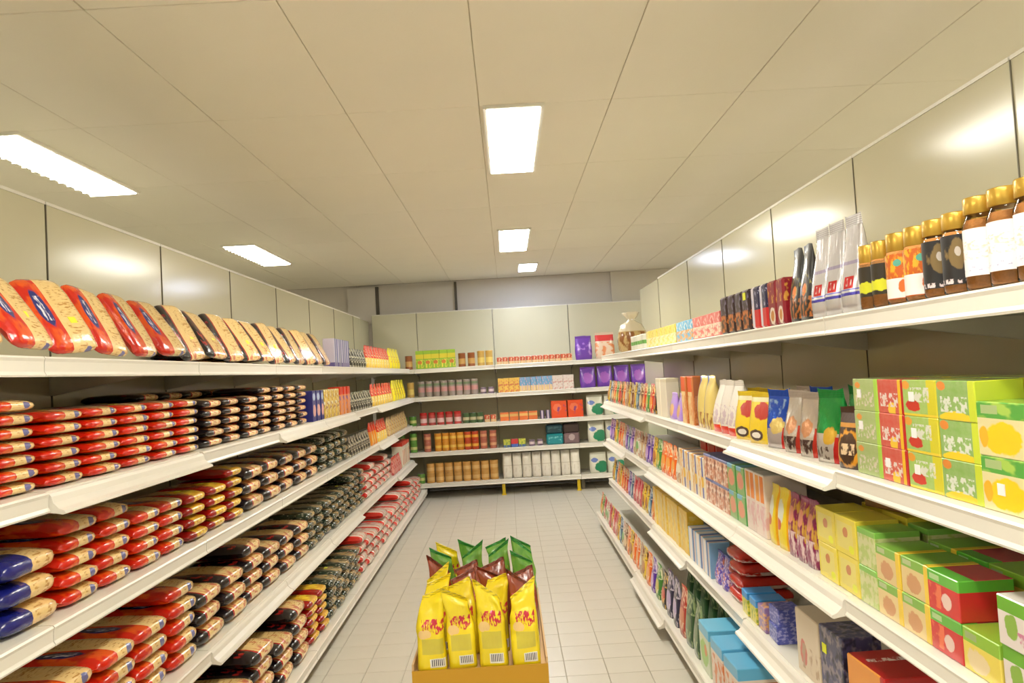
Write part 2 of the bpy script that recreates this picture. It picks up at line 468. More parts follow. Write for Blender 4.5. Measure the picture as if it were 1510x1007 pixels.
# ------------------------------------------------------------------ ceiling lights
def ceiling_light(cx, cy, L, W, label, blades=0, lamp='lamp'):
    o = bpy.data.objects.new('ceiling_light', None); COL.objects.link(o); o.location = (cx, cy, CZ - .002); tag(o, label, 'light', 'recessed ceiling lights')
    fw = .018
    link('frame', boxes('frame', [(-W / 2 - fw, W / 2 + fw, -L / 2 - fw, -L / 2, -.016, 0), (-W / 2 - fw, W / 2 + fw, L / 2, L / 2 + fw, -.016, 0), (-W / 2 - fw, -W / 2, -L / 2, L / 2, -.016, 0), (W / 2, W / 2 + fw, -L / 2, L / 2, -.016, 0)], M['fixture']), o)
    link('diffuser', boxes('diffuser', [(-W / 2, W / 2, -L / 2, L / 2, -.018, -.002)], M[lamp]), o)
    if blades:
        bm_ = boxes('louvre_blade', [(-W / 2, W / 2, -.0015, .0015, -.032, -.018)], M['fixture'])
        for k in range(blades): link('louvre_blade', bm_, o, (0, -L / 2 + (k + .5) * L / blades, 0))
    return o
ceiling_light(.10, 4.16, 1.16, .25, 'bright rectangular ceiling light, largest over the aisle')
ceiling_light(.13, 7.28, 1.15, .26, 'ceiling light over the aisle, second from the front')
ceiling_light(.31, 9.2, .62, .20, 'smallest ceiling light over the aisle, by the end wall', lamp='lamp_cool')
ceiling_light(-2.33, 4.16, 1.16, .26, 'large ceiling light with ribbed edge beyond the pasta shelving', 14)
ceiling_light(-2.26, 7.30, 1.15, .26, 'smaller ceiling light beyond the pasta shelving, further down the shop', 14)
for (cx, cy) in ((2.55, 4.16), (2.55, 7.3), (2.55, 1.04), (.1, 1.04), (-2.35, 1.04), (.1, -2.1), (-2.35, -2.1), (2.55, -2.1)):
    ceiling_light(cx, cy, 1.16, .26, 'ceiling light out of view %s, %s' % ('over the aisle' if abs(cx) < 1 else 'beyond the pasta shelving' if cx < 0 else 'beyond the coffee shelving', 'just overhead' if 0 < cy < 2 else 'behind the viewer' if cy < 0 else 'third from the end wall' if cy < 5 else 'second from the end wall'))

# ------------------------------------------------------------------ product kinds
K = {}
def kind(key, name, cat, desc, me, parts=()):
    K[key] = dict(name=name, cat=cat, desc=desc, me=me if isinstance(me, list) else [me], parts=parts)
    K[key]['dim'] = [max(max(v.co[a] for v in m_.vertices) - min(v.co[a] for v in m_.vertices) for m_ in K[key]['me']) for a in range(3)]
def put(key, loc, rot, label, group, mi=None):
    k = K[key]
    mi = random.randrange(len(k['me'])) if mi is None else mi
    o = link(k['name'], k['me'][mi], None, loc, rot); tag(o, label, k['cat'], group)
    if 'tops' in k: link('top_seal', k['tops'][mi], o)
    for pt in k['parts']:
        nm, pm, off, prob = pt[:4]
        if prob >= 1 or random.random() < prob:
            link(nm, pm, o, off)
    return o
SIDE = {'L': R(90), 'R': R(-90), 'B': 0.0}
ZS = {'L': LZ, 'R': RZ, 'B': BZ}
SN = {'L': 'pasta-side', 'R': 'coffee-side', 'B': 'end-wall'}
LV = ['top', 'second', 'third', 'fourth', 'lowest']
def front(side, i):
    if side == 'L': return XL + (.14 if i == 4 else 0)
    if side == 'R': return XR - (.135 if i == 4 else 0)
    return YBF
def place(side, i, t, depth, inset=.012):
    """world x,y of a pack centre at run coordinate t (Y on the sides, X on the end wall)"""
    if side == 'L': return (front(side, i) - inset - depth / 2, t)
    if side == 'R': return (front(side, i) + inset + depth / 2, t)
    return (t, YBF + inset + depth / 2)
def shelfname(side, i): return '%s %s shelf' % (LV[i], SN[side])
_cnt = {}
def nth(*k):
    _cnt[k] = _cnt.get(k, 0) + 1; return _cnt[k]

def stacks(side, i, t0, t1, key, layers, pitch=None, row=0, sx=1.0):
    k = K[key]; w, d, h = k['dim']; w *= sx
    step = pitch or w + .009
    n = max(1, int((t1 - t0) / step + .04)); step = (t1 - t0) / n
    out = []
    for s in range(n):
        c = nth(side, i, key, row)
        nl = layers(s, n) if callable(layers) else layers
        jy = random.uniform(-.008, .008)
        for l in range(nl):
            x, y = place(side, i, t0 + (s + .5) * step, d, .016 + row * (d + .012))
            j = random.uniform(-.014, .014)
            if side == 'B': y += abs(j)
            elif side == 'L': x -= abs(j)
            else: x += abs(j)
            if nl == 1: lv = 'in'
            elif l == nl - 1: lv = 'topmost in'
            else: lv = '%s layer of' % ordw(l + 1)
            if nl == 1: lab = '%s, %s from front%s, %s' % (k['desc'], ordw(c), ' of back row' if row else '', shelfname(side, i))
            else: lab = '%s, %s %s %sstack from front, %s' % (k['desc'], lv, ordw(c), 'back ' if row else '', shelfname(side, i))
            if side == 'B': lab = lab.replace('from the front', 'from pasta side').replace('from front', 'from pasta side')
            o = put(key, (x, y + (jy if side != 'B' else 0), ZS[side][i] + l * h + .0004), (0, 0, SIDE[side] + random.uniform(-.04, .04)), lab, '%ss on the %s' % (k['cat'], shelfname(side, i)))
            out.append(o)
    return out

def row(side, i, t0, t1, keys, n=None, lean=0.0, inset=.012, jit=.004, rz=.05, turn=0.0):
    """single packs side by side; keys = list of kinds cycled"""
    keys = keys if isinstance(keys, list) else [keys]
    if n is None: n = max(1, int((t1 - t0) / (K[keys[0]]['dim'][0] + .003) + .3))
    step = (t1 - t0) / n; out = []
    for s in range(n):
        key = keys[s % len(keys)]; k = K[key]; w, d, h = k['dim']
        c = nth(side, i, k['desc'])
        x, y = place(side, i, t0 + (s + .5) * step, d, inset + random.uniform(0, jit))
        lab = '%s, %s from front, %s' % (k['desc'], ordw(c), shelfname(side, i))
        if side == 'B': lab = lab.replace('from the front', 'from pasta side').replace('from front', 'from pasta side')
        out.append(put(key, (x, y, ZS[side][i] + .0004), (lean, 0, SIDE[side] + turn + random.uniform(-rz, rz)), lab, '%ss on the %s' % (k['cat'], shelfname(side, i))))
    return out

STK = lambda h, x=.02, y=0, s=.026: ('price_sticker', plate('price_sticker', s, s * .8, .0015, M['sticker'], 'z'), (x, y, h), .3)
# --- pasta bags (lying), local +x runs away from the viewer on the pasta side
BL, BW, BH = .189, .25, .040
TAN = (230, 190, 118)
def bagmat(name, cols, base=TAN, extra=()):
    if base != TAN: return PM(name, base, [('g', {}, tuple(int(v * .8) for v in base), (6, 9, 5), .8)] + cols, rough=.22, coat=.5, bump=.35)
    return PM(name, base, [('g', {}, (244, 216, 156), (14, 30, 8), .9), ('t', {'x': (.5, .95)}, (190, 140, 74), (9, 46, 6), .60)] + cols + list(extra), rough=.22, coat=.5, bump=.35)
def bags(key, cols, desc, base=TAN, extra=(), L=BL, W=BW, H=BH, nm=None, st=True):
    nm = nm or key + '_pasta_bag'
    m = bagmat(key + '_film', cols, base, extra)
    kind(key, nm, 'bag', desc, [pillow(nm, L, W, H, m, seed=s) for s in (1, 2, 3)], parts=[STK(H * .965, .03, -.03)] if st else ())
RED, ORG, BLU, BLK = (206, 34, 16), (226, 84, 16), (36, 44, 120), (28, 20, 24)
REDP = [('r', {'x': (0, .40)}, RED), ('t', {'x': (0, .39)}, ORG, (5, 4, 3), .52), ('e', {'x': (.22, .11), 'y': (.55, .26)}, BLU), ('t', {'x': (.15, .29), 'y': (.38, .72)}, (220, 220, 235), (26, 8, 4), .56), ('e', {'x': (.72, .07), 'z': (.5, .28)}, (96, 96, 150), {'y': (0, .2)})]
BLKP = [('r', {'x': (0, .24)}, BLK), ('r', {'x': (.24, .29)}, (170, 26, 20)), ('t', {'x': (.05, .2), 'y': (.2, .8)}, (150, 30, 26), (14, 7, 4), .58), ('t', {'x': (.35, .85), 'y': (0, .3)}, (206, 120, 90), (12, 3, 5), .6)]
bags('red', REDP, 'orange-red and tan pasta bag', H=.046)
bags('redthin', REDP, 'thin red pasta bag', H=.033, nm='red_pasta_bag')
bags('redbig', REDP, 'fat orange-red and tan pasta bag', L=.225, W=.27, H=.056, nm='red_pasta_bag')
bags('blue', [('r', {'x': (0, .45)}, (24, 30, 116)), ('t', {'x': (.05, .4), 'y': (.2, .6)}, (214, 218, 240), (24, 7, 4), .63), ('e', {'x': (.7, .1), 'y': (.6, .3)}, (150, 130, 140))], 'navy blue and tan pasta bag', L=.235, W=.26, H=.062)
bags('black', BLKP, 'black-banded tan pasta bag', L=.205, H=.038)
bags('blackbig', BLKP, 'fat black-banded tan pasta bag', L=.262, W=.29, H=.066, nm='black_pasta_bag')
bags('yellow', [('r', {'x': (0, .26)}, (150, 20, 14)), ('r', {'x': (.9, 1)}, (170, 34, 18)), ('t', {'x': (.3, .9), 'y': (0, .5)}, (250, 214, 60), (8, 5, 3), .5)], 'yellow pasta bag with red ends', base=(236, 176, 48), H=.044)
bags('green', [('r', {'x': (0, .30)}, (44, 56, 42)), ('t', {'x': (.3, .95)}, (60, 74, 50), (9, 5, 5), .56), ('t', {'x': (0, .9)}, (216, 206, 180), (16, 9, 6), .64)], 'dark green and tan legume bag', base=(196, 164, 108), H=.054, L=.18, nm='legume_bag')
bags('white', [('r', {'x': (0, .09)}, (214, 48, 36)), ('t', {'x': (.6, .9)}, (220, 70, 56), (5, 4, 3), .58), ('t', {'x': (.15, 1)}, (220, 140, 124), (8, 6, 4), .60)], 'pale pink bag with red end', base=(236, 216, 200), L=.22, W=.27, H=.066, nm='flour_bag', st=False)

# ------------------------------------------------------------------ pasta side
PIT = .19
def lean_row(i, t0, t1, key, n, desc, lean=R(58)):
    step = (t1 - t0) / n; k = K[key]
    for s in range(n):
        c = nth('lean', i, key)
        h = k['dim'][1]
        yy = t0 + (s + .5) * step
        x = XL - .045 - math.cos(lean) * h / 2
        z = LZ[i] + math.sin(lean) * h / 2 + .007
        o = put(key, (x, yy, z), (lean + random.uniform(-.08, .12), random.uniform(-.09, .09), SIDE['L'] + random.uniform(-.22, .08)), '%s leaning upright, %s from front, top pasta-side shelf' % (desc, ordw(c)), 'bags leaning on the top pasta-side shelf')
lean_row(0, 1.70, 2.98, 'red', 6, 'orange-red pasta bag')
lean_row(0, 2.98, 5.45, 'black', 11, 'black-banded tan pasta bag')
# back row behind the leaning bags: a low stack of black bags
stacks('L', 0, 3.75, 4.85, 'black', lambda s, n: 6 if s < 3 else 5, row=1)
# second shelf
stacks('L', 1, 1.62, 3.10, 'redthin', lambda s, n: 7 if s < 2 else 6)
stacks('L', 1, 1.62, 3.10, 'redthin', 6, row=1)
stacks('L', 1, 3.12, 4.75, 'black', lambda s, n: 5 if s < 3 else 6)
stacks('L', 1, 3.12, 4.75, 'black', 6, row=1)
# third shelf
stacks('L', 2, 1.60, 2.10, 'blue', 3)
stacks('L', 2, 2.11, 2.915, 'red', lambda s, n: 5 if s < 2 else 4)
stacks('L', 2, 2.925, 3.56, 'yellow', lambda s, n: 4 if s < 2 else 5)
stacks('L', 2, 3.58, 4.95, 'blackbig', 3)
stacks('L', 2, 4.97, 5.90, 'green', 4)
# fourth shelf
stacks('L', 3, 2.05, 2.98, 'redbig', lambda s, n: 5 if s == n - 1 else 4)
stacks('L', 3, 3.00, 4.62, 'blackbig', lambda s, n: 4 if s == 2 else 3)
stacks('L', 3, 4.64, 6.45, 'green', lambda s, n: 4 + (s > 5))
stacks('L', 3, 6.5, 7.9, 'white', lambda s, n: 3 + (s % 3 == 1))
# lowest shelf
stacks('L', 4, 2.35, 4.02, 'blackbig', lambda s, n: 3 + (s % 2 == 1))
stacks('L', 4, 4.04, 4.46, 'yellow', 5)
stacks('L', 4, 4.48, 5.45, 'green', 4)
stacks('L', 4, 5.47, 9.2, 'white', lambda s, n: 3 if s % 4 else 4)

# --- upright packs and boxes
def box_kind(key, name, desc, w, d, h, base, layers, cat='box', bev=.003, rough=.35, coat=.3, parts=()):
    kind(key, name, cat, desc, bevelled(name, w, d, h, bev, PM(key + '_print', base, layers, rough=rough, coat=coat, var=.05)), parts)
def seals(key, n, nz, base, metal=0.0):
    sm = PM(key + '_seal', base, [('s', {}, tuple(int(v * .82) for v in base), 'z', 6, .4)], rough=.3, coat=.3, metal=metal, var=.05)
    sp = [split_top(m_, n, nz, sm) for m_ in K[key]['me']]
    K[key]['me'] = [q[0] for q in sp]; K[key]['tops'] = [q[1] for q in sp]
def pouch_kind(key, name, desc, w, d, h, base, layers, cat='bag', rough=.28, coat=.4, metal=0.0, bump=.3, parts=(), **kw):
    m = PM(key + '_film', base, layers, rough=rough, coat=coat, metal=metal, bump=bump, bscale=7, var=.05)
    kind(key, name, cat, desc, [pouch(name, w, d, h, m, seed=s, **kw) for s in (1, 2)], parts)
    if name in ('coffee_bag', 'coffee_pouch', 'cocoa_pouch', 'detergent_bag', 'candy_bag', 'sugar_pack'): seals(key, 18, 10, base, metal)
TXT = lambda c, lo, hi, th=.54: ('t', {'z': (lo, hi), 'x': (.1, .9)}, c, (13, 5, 8), th)
def can_kind(key, name, desc, r, h, base, layers, cap='metalcap', cat='can'):
    b = lathe(name, [(r * .93, 0), (r, .004), (r, .008), (r * .985, .012), (r * .985, h - .014), (r, h - .010), (r, h - .004), (r * .95, h)], PM(key + '_wrap', base, layers, rough=.3, coat=.3, var=.08), 14)
    lid = lathe('lid', [(r * .9, 0), (r * .9, .002)], M[cap], 14)
    kind(key, name, cat, desc, b, [('lid', lid, (0, 0, h - .0005), 1)])

# pasta side, far end of the shelves
box_kind('bluebox', 'carton', 'slim blue and white carton', .13, .08, .20, (70, 72, 150), [('s', {}, (206, 200, 226), 'x', 2, .35), ('r', {'z': (.0, .15)}, (110, 100, 160))])
box_kind('navybox', 'carton', 'navy carton with pale pictures', .085, .09, .19, (34, 40, 118), [('e', {'x': (.5, .4), 'z': (.35, .2)}, (232, 180, 170)), ('e', {'x': (.5, .4), 'z': (.8, .12)}, (180, 200, 226))])
box_kind('yelbox', 'carton', 'yellow patterned carton', .09, .09, .19, (228, 196, 84), [('t', {}, (150, 80, 50), (6, 4, 7), .55), ('t', {}, (240, 236, 210), (7, 4, 9), .6)])
box_kind('orgbox', 'carton', 'orange and red carton', .09, .09, .20, (236, 150, 80), [('r', {'z': (.72, 1)}, (220, 60, 36)), ('t', {'z': (0, .7)}, (170, 120, 160), (7, 4, 8), .56)])
pouch_kind('darkpack', 'seasoning_pack', 'small black and silver seasoning pack', .085, .05, .15, (56, 52, 44), [('t', {}, (206, 200, 176), (6, 4, 9), .55)], seal=.12)
pouch_kind('redpack', 'soup_pack', 'red and yellow soup pack', .12, .06, .20, (222, 54, 28), [('r', {'z': (0, .45)}, (244, 206, 84)), ('t', {'z': (.1, .8)}, (250, 236, 180), (6, 4, 8), .6)])
pouch_kind('yelpack', 'yellow_pack', 'plump bright yellow pack', .16, .08, .22, (244, 226, 40), [('t', {'z': (.2, .6)}, (222, 160, 60), (6, 4, 8), .6)])
pouch_kind('orgpack', 'snack_pack', 'tall orange and yellow pack', .10, .06, .20, (240, 150, 40), [('r', {'z': (.6, 1)}, (220, 60, 30)), ('e', {'x': (.5, .3), 'z': (.3, .2)}, (250, 220, 120))])
pouch_kind('tanpack', 'tan_pack', 'tan see-through food pack', .13, .07, .19, (214, 186, 128), [('t', {}, (180, 130, 80), (8, 5, 9), .55)])
pouch_kind('pinkpack', 'pink_pack', 'pink and red food pack', .12, .06, .18, (224, 150, 140), [('t', {}, (200, 50, 50), (6, 4, 7), .55), ('r', {'z': (.85, 1)}, (200, 40, 40))])
box_kind('whitebox', 'tall_carton', 'tall white and orange carton', .10, .12, .27, (234, 226, 206), [('r', {'x': (.3, .7), 'z': (.1, .7)}, (226, 130, 70)), ('r', {'z': (.86, 1)}, (214, 60, 40))])
row('L', 0, 5.48, 6.0, 'bluebox', 4); row('L', 0, 6.08, 6.75, 'darkpack', 6); row('L', 0, 6.8, 8.1, 'redpack', 9); row('L', 0, 8.2, 8.9, 'yelpack', 4)
row('L', 1, 4.80, 5.12, 'navybox', 3); row('L', 1, 5.13, 5.58, 'yelbox', 4); row('L', 1, 5.60, 5.96, 'orgbox', 3); row('L', 1, 6.0, 6.95, 'darkpack', 9); row('L', 1, 7.0, 8.2, 'redpack', 8); row('L', 1, 8.3, 9.25, 'yelpack', 5)
row('L', 2, 5.9, 6.75, 'darkpack', 8); row('L', 2, 6.8, 7.15, 'orgpack', 3); row('L', 2, 7.2, 7.7, 'redpack', 4); row('L', 2, 7.8, 9.25, 'tanpack', 9)
row('L', 3, 8.0, 8.6, 'pinkpack', 5); row('L', 3, 8.65, 9.25, 'whitebox', 5)

# ------------------------------------------------------------------ coffee side, top shelf
def jar_kind(key, desc, r, h, labcol, lablayers, z0, z1, lidh=.03, sq=False):
    body = lathe('coffee_jar', [(r * .85, 0), (r, .006), (r, h * .70), (r * .82, h - lidh - .004), (r * .80, h - lidh + .012)], M['glass'], 24)
    cof = lathe('contents', [(r * .80, .005), (r * .955, .010), (r * .955, h * .68), (r * .86, h * .76)], M['coffee'], 24)
    lid = lathe('lid', [(r * .88, 0), (r * .90, .002), (r * .90, lidh - .003), (r * .86, lidh)], M['gold'], 24)
    lb = lathe('label', [(r * 1.004, h * z0), (r * 1.004, h * z1)], PM(key + '_label', labcol, lablayers, rough=.4, coat=.2, var=0), 24, caps=False)
    kind(key, 'coffee_jar', 'jar', desc, body, [('contents', cof, (0, 0, 0), 1), ('lid', lid, (0, 0, h - lidh), 1), ('label', lb, (0, 0, 0), 1)])
jar_kind('jarw', 'coffee jar with white label and gold lid', .037, .185, (246, 240, 238), [('t', {'z': (.35, .75)}, (240, 206, 190), (6, 6, 14), .56), ('t', {'z': (.1, .2)}, (180, 180, 210), (9, 9, 12), .6)], .16, .66, .034)
jar_kind('jark', 'coffee jar with black label and gold lid', .036, .170, (34, 32, 34), [('e', {'x': (.16, .15), 'z': (.62, .32)}, (122, 100, 60), {'y': (0, .5)}), ('e', {'x': (.16, .06), 'z': (.66, .1)}, (190, 180, 170), {'y': (0, .5)}), ('t', {'z': (.02, .12)}, (230, 210, 210), (9, 9, 8), .56)], .12, .72, .036)
jar_kind('jarp', 'coffee jar with red cup picture and gold lid', .038, .170, (200, 96, 28), [('t', {'z': (.45, 1)}, (230, 170, 40), (7, 7, 6), .52), ('r', {'z': (.02, .46)}, (240, 226, 222)), ('e', {'x': (.3, .12), 'z': (.28, .14)}, (226, 110, 40), {'y': (0, .5)}), ('e', {'x': (.2, .1), 'z': (.8, .08)}, (90, 170, 150), {'y': (0, .5)})], .08, .70, .044)
jar_kind('jard', 'slim dark-label coffee jar with tall gold lid', .030, .165, (48, 40, 26), [('e', {'x': (.2, .3), 'z': (.3, .2)}, (210, 210, 40))], .20, .66, .050)
def jars(ts, key, inset=.012):
    for t in ts:
        c = nth('jar', key); d = K[key]['dim'][1]
        x, y = place('R', 0, t, d, inset)
        put(key, (x, y, RZ[0] + .0004), (0, 0, random.uniform(-.3, .3)), '%s, %s from the front' % (K[key]['desc'], ordw(c)), 'coffee jars on the top coffee-side shelf')
jars([1.365, 1.443, 1.521], 'jarw')
jars([1.60, 1.676], 'jark')
jars([1.757, 1.840], 'jarp')
jars([1.918, 1.985], 'jard')
jars([1.63, 1.71, 1.79, 1.87], 'jark', .10)
pouch_kind('silver', 'coffee_bag', 'tall silver coffee bag with red square', .098, .062, .26, (206, 202, 204), [('r', {'z': (.20, .235)}, (70, 60, 170)), ('r', {'z': (.26, .275)}, (110, 104, 190)), ('r', {'z': (.28, .42), 'x': (.3, .72), 'y': (0, .5)}, (206, 30, 34)), ('t', {'z': (.31, .40), 'x': (.4, .64), 'y': (0, .5)}, (240, 220, 220), (8, 2, 9), .52), ('r', {'z': (.56, .60)}, (170, 160, 190))], metal=.55, rough=.24, p=1.5, crumple=.14, seal=.05, shoulder=.86, ears=.03)
pouch_kind('blackbag', 'coffee_bag', 'black coffee bag with orange flame print', .085, .055, .235, (30, 26, 26), [('e', {'x': (.55, .18), 'z': (.45, .10)}, (236, 130, 40)), ('t', {'z': (.05, .35)}, (190, 110, 50), (7, 3, 8), .52), ('t', {'z': (.4, .7)}, (140, 130, 60), (8, 3, 9), .6)], p=2.2, crumple=.1, seal=.05, shoulder=.9)
row('R', 0, 2.03, 2.34, 'silver', 3, turn=.12); row('R', 0, 2.345, 2.52, 'blackbag', 2)
box_kind('redpurple', 'coffee_pack', 'dark red coffee pack with cup picture', .075, .05, .155, (140, 22, 40), [('e', {'x': (.55, .32), 'z': (.22, .2)}, (232, 220, 206)), ('e', {'x': (.55, .2), 'z': (.22, .12)}, (200, 130, 50)), ('t', {'z': (.5, .95)}, (210, 150, 60), (6, 3, 7), .58)], bev=.008)
box_kind('blueredpk', 'coffee_pack', 'navy and red coffee pack with white stripe', .08, .05, .155, (40, 36, 76), [('r', {'z': (0, .45)}, (210, 34, 40)), ('r', {'x': (.1, .4)}, (216, 210, 222)), ('t', {'z': (.5, .9)}, (190, 190, 220), (5, 3, 8), .6)], bev=.008)
box_kind('brownpk', 'coffee_pack', 'dark brown coffee pack with orange print', .085, .05, .155, (52, 32, 34), [('t', {'z': (.05, .5)}, (200, 116, 50), (6, 3, 6), .52), ('t', {'z': (.5, 1)}, (120, 110, 140), (6, 3, 6), .56)], bev=.008, parts=[('price_sticker', plate('price_sticker', .03, .028, .0015, M['sticker']), (0, -.0255, .13), .35)])
row('R', 0, 2.54, 2.70, 'redpurple', 2); row('R', 0, 2.71, 2.89, 'blueredpk', 2); row('R', 0, 2.90, 3.30, 'brownpk', 4)
def small_box(key, desc, base, c2, c3): box_kind(key, 'carton', desc, .115, .06, .105, base, [('t', {'z': (.05, .55)}, c2, (5, 3, 5), .5), ('t', {'z': (.4, .95)}, c3, (6, 3, 6), .56)])
small_box('pinkbox', 'small pink and white carton', (224, 120, 116), (238, 222, 200), (244, 200, 190))
small_box('bluorg', 'small light blue carton with orange picture', (110, 186, 226), (236, 170, 90), (240, 240, 236))
small_box('yelsm', 'small yellow carton', (238, 222, 110), (246, 240, 200), (220, 190, 80))
row('R', 0, 3.32, 3.80, 'pinkbox', 4); row('R', 0, 3.82, 4.18, 'bluorg', 3); row('R', 0, 4.2, 5.1, 'yelsm', 7)
can_kind('cup', 'cream_cup', 'small white cup with green band', .04, .10, (230, 228, 214), [('r', {'z': (.35, .6)}, (110, 170, 90))], cap='metalcap', cat='cup')
row('R', 0, 5.2, 5.75, 'cup', 6)

# ------------------------------------------------------------------ coffee side, second shelf
WST = ('price_sticker', plate('price_sticker', .022, .022, .0012, M['white_sticker']), (-.03, -.0505, .045), .5)
def tea(key, desc, base, layers, w=.135, d=.10, h=.083, parts=(WST,)): box_kind(key, 'tea_box', desc, w, d, h, base, layers, parts=parts, bev=.002, coat=.6, rough=.25)
GRN = (124, 172, 66)
tea('teaY', 'cream tea box with lemon picture', (226, 214, 160), [('r', {'z': (.70, 1)}, (90, 166, 70)), ('t', {'z': (.70, 1)}, (170, 206, 90), (3, 2, 4), .5), ('e', {'x': (.42, .30), 'z': (.34, .30)}, (244, 206, 30)), ('e', {'x': (.10, .08), 'z': (.36, .2)}, (240, 180, 40)), ('r', {'x': (.80, .96), 'z': (0, .72)}, (240, 196, 50)), ('r', {'x': (.08, .36), 'z': (.78, .94)}, (170, 190, 130))], w=.18, h=.105)
tea('teaG', 'green tea box with yellow foot', GRN, [('g', {}, (206, 214, 180), (7, 4, 6), .45), ('e', {'x': (.5, .42), 'z': (.05, .18)}, (240, 210, 50)), ('e', {'x': (.15, .12), 'z': (.86, .12)}, (226, 140, 60)), ('r', {'x': (.84, 1)}, (206, 220, 60)), ('t', {'z': (.2, .6), 'x': (.1, .8)}, (222, 226, 210), (11, 3, 7), .5)], w=.14)
tea('teaL', 'lime green tea box with red fruit print', (150, 190, 60), [('g', {}, (214, 220, 190), (7, 4, 6), .45), ('e', {'x': (.3, .22), 'z': (.3, .16)}, (206, 60, 44)), ('e', {'x': (.12, .12), 'z': (.85, .12)}, (230, 160, 60)), ('r', {'x': (.74, 1)}, (216, 206, 50)), ('r', {'z': (0, .08)}, (240, 210, 60)), ('t', {'z': (.4, .8), 'x': (.25, .8)}, (222, 222, 206), (11, 3, 7), .5)], w=.14)
tea('teaR', 'red tea box with yellow edge', (206, 60, 46), [('g', {}, (226, 160, 140), (7, 4, 6), .45), ('r', {'x': (.82, .93)}, (240, 190, 40)), ('r', {'x': (.93, 1)}, (190, 30, 30)), ('e', {'x': (.55, .16), 'z': (.14, .2)}, (244, 200, 60)), ('t', {'z': (.2, .6), 'x': (.1, .8)}, (232, 214, 206), (11, 3, 7), .5)], w=.125)
tea('teaP', 'pale green tea box', (158, 184, 106), [('g', {}, (206, 204, 166), (7, 4, 6), .45), ('e', {'x': (.2, .12), 'z': (.8, .1)}, (226, 150, 70)), ('r', {'x': (.88, 1)}, (170, 214, 80)), ('t', {'z': (.15, .6), 'x': (.1, .85)}, (214, 206, 180), (11, 3, 7), .52)], w=.135)
def col(side, i, t0, key, nl, inset=.014, tag_='', sd=0):
    k = K[key]; w, d, h = k['dim']
    for l in range(nl):
        x, y = place(side, i, t0 + w / 2, d, inset + random.uniform(0, .004))
        c = nth(side, i, key, l, tag_)
        lv = 'lone box' if nl == 1 else 'bottom' if l == 0 else 'topmost' if l == nl - 1 else 'middle'
        put(key, (x, y, ZS[side][i] + l * h + .0004), (0, 0, SIDE[side] + random.uniform(-.012, .012)), '%s, %s of %s%s column, %s' % (k['desc'], lv, ordw(c) + ' ', tag_ or 'front', shelfname(side, i)), '%ss on the %s' % (k['cat'], shelfname(side, i)))
    return t0 + w + .003
t = 1.355
t = col('R', 1, t, 'teaY', 2); t = col('R', 1, t, 'teaG', 3); t = col('R', 1, t, 'teaL', 3); t = col('R', 1, t, 'teaR', 3); t = col('R', 1, t, 'teaP', 3)
t = 1.40
for j in range(5): t = col('R', 1, t, 'teaL' if j % 2 else 'teaG', 3, .13, 'back')
FOIL = dict(metal=.5, rough=.2, crumple=.16, ears=.05, shoulder=.97, p=2.0)
pouch_kind('darkgold', 'coffee_pouch', 'dark coffee pouch with gold ring', .105, .06, .17, (62, 34, 24), [('e', {'x': (.5, .44), 'z': (.36, .34)}, (220, 150, 40)), ('e', {'x': (.5, .34), 'z': (.36, .28)}, (70, 44, 30)), ('t', {'z': (.25, .45), 'x': (.25, .75)}, (230, 200, 160), (9, 3, 8), .52), ('r', {'z': (.74, .82)}, (206, 140, 50))])
pouch_kind('greenfoil', 'coffee_pouch', 'shiny green foil coffee pouch', .13, .07, .21, (20, 150, 66), [('r', {'z': (0, .45)}, (206, 196, 186)), ('e', {'x': (.55, .2), 'z': (.42, .14)}, (226, 180, 60)), ('r', {'x': (.72, .86), 'z': (0, .4)}, (206, 40, 36)), ('t', {'z': (.05, .25), 'x': (.05, .6)}, (90, 70, 60), (8, 3, 8), .5)], **FOIL)
pouch_kind('silverred', 'coffee_pouch', 'silver coffee pouch with red swoosh', .115, .07, .20, (196, 184, 172), [('e', {'x': (.4, .22), 'z': (.5, .16)}, (210, 150, 110)), ('r', {'x': (.7, .88), 'z': (0, .5)}, (200, 60, 46)), ('t', {'z': (.05, .3), 'x': (.05, .7)}, (90, 64, 60), (8, 3, 8), .5)], **FOIL)
pouch_kind('bluefoil', 'coffee_pouch', 'bright blue foil coffee pouch', .135, .07, .20, (30, 86, 206), [('r', {'z': (0, .38)}, (196, 186, 186)), ('e', {'x': (.5, .26), 'z': (.44, .16)}, (226, 200, 120)), ('r', {'x': (.72, .9), 'z': (0, .4)}, (206, 50, 46)), ('t', {'z': (.6, .95)}, (150, 190, 240), (5, 3, 6), .58)], **FOIL)
pouch_kind('yellowdoy', 'cocoa_pouch', 'yellow cocoa pouch with red top corner', .15, .07, .19, (240, 206, 40), [('e', {'x': (.6, .3), 'z': (.7, .2)}, (196, 60, 50)), ('e', {'x': (.45, .28), 'z': (.18, .12)}, (90, 70, 60)), ('e', {'x': (.45, .18), 'z': (.18, .07)}, (236, 230, 220)), ('r', {'z': (.9, 1)}, (232, 220, 170))])
pouch_kind('whitetop', 'sugar_pack', 'white pack with peaked top and red foot', .115, .09, .23, (234, 226, 216), [('r', {'z': (0, .16)}, (226, 60, 40)), ('r', {'x': (.8, .95), 'z': (.1, .6)}, (240, 190, 60)), ('t', {'z': (.2, .6)}, (206, 186, 196), (7, 3, 8), .55)], p=3.5, shoulder=.82, crumple=.08)
pouch_kind('yellowtall', 'tall_pack', 'tall pale yellow pack with blue side', .13, .07, .25, (230, 206, 120), [('r', {'x': (0, .25)}, (80, 120, 206)), ('t', {'z': (0, .3)}, (170, 116, 56), (6, 3, 6), .5)], p=5)
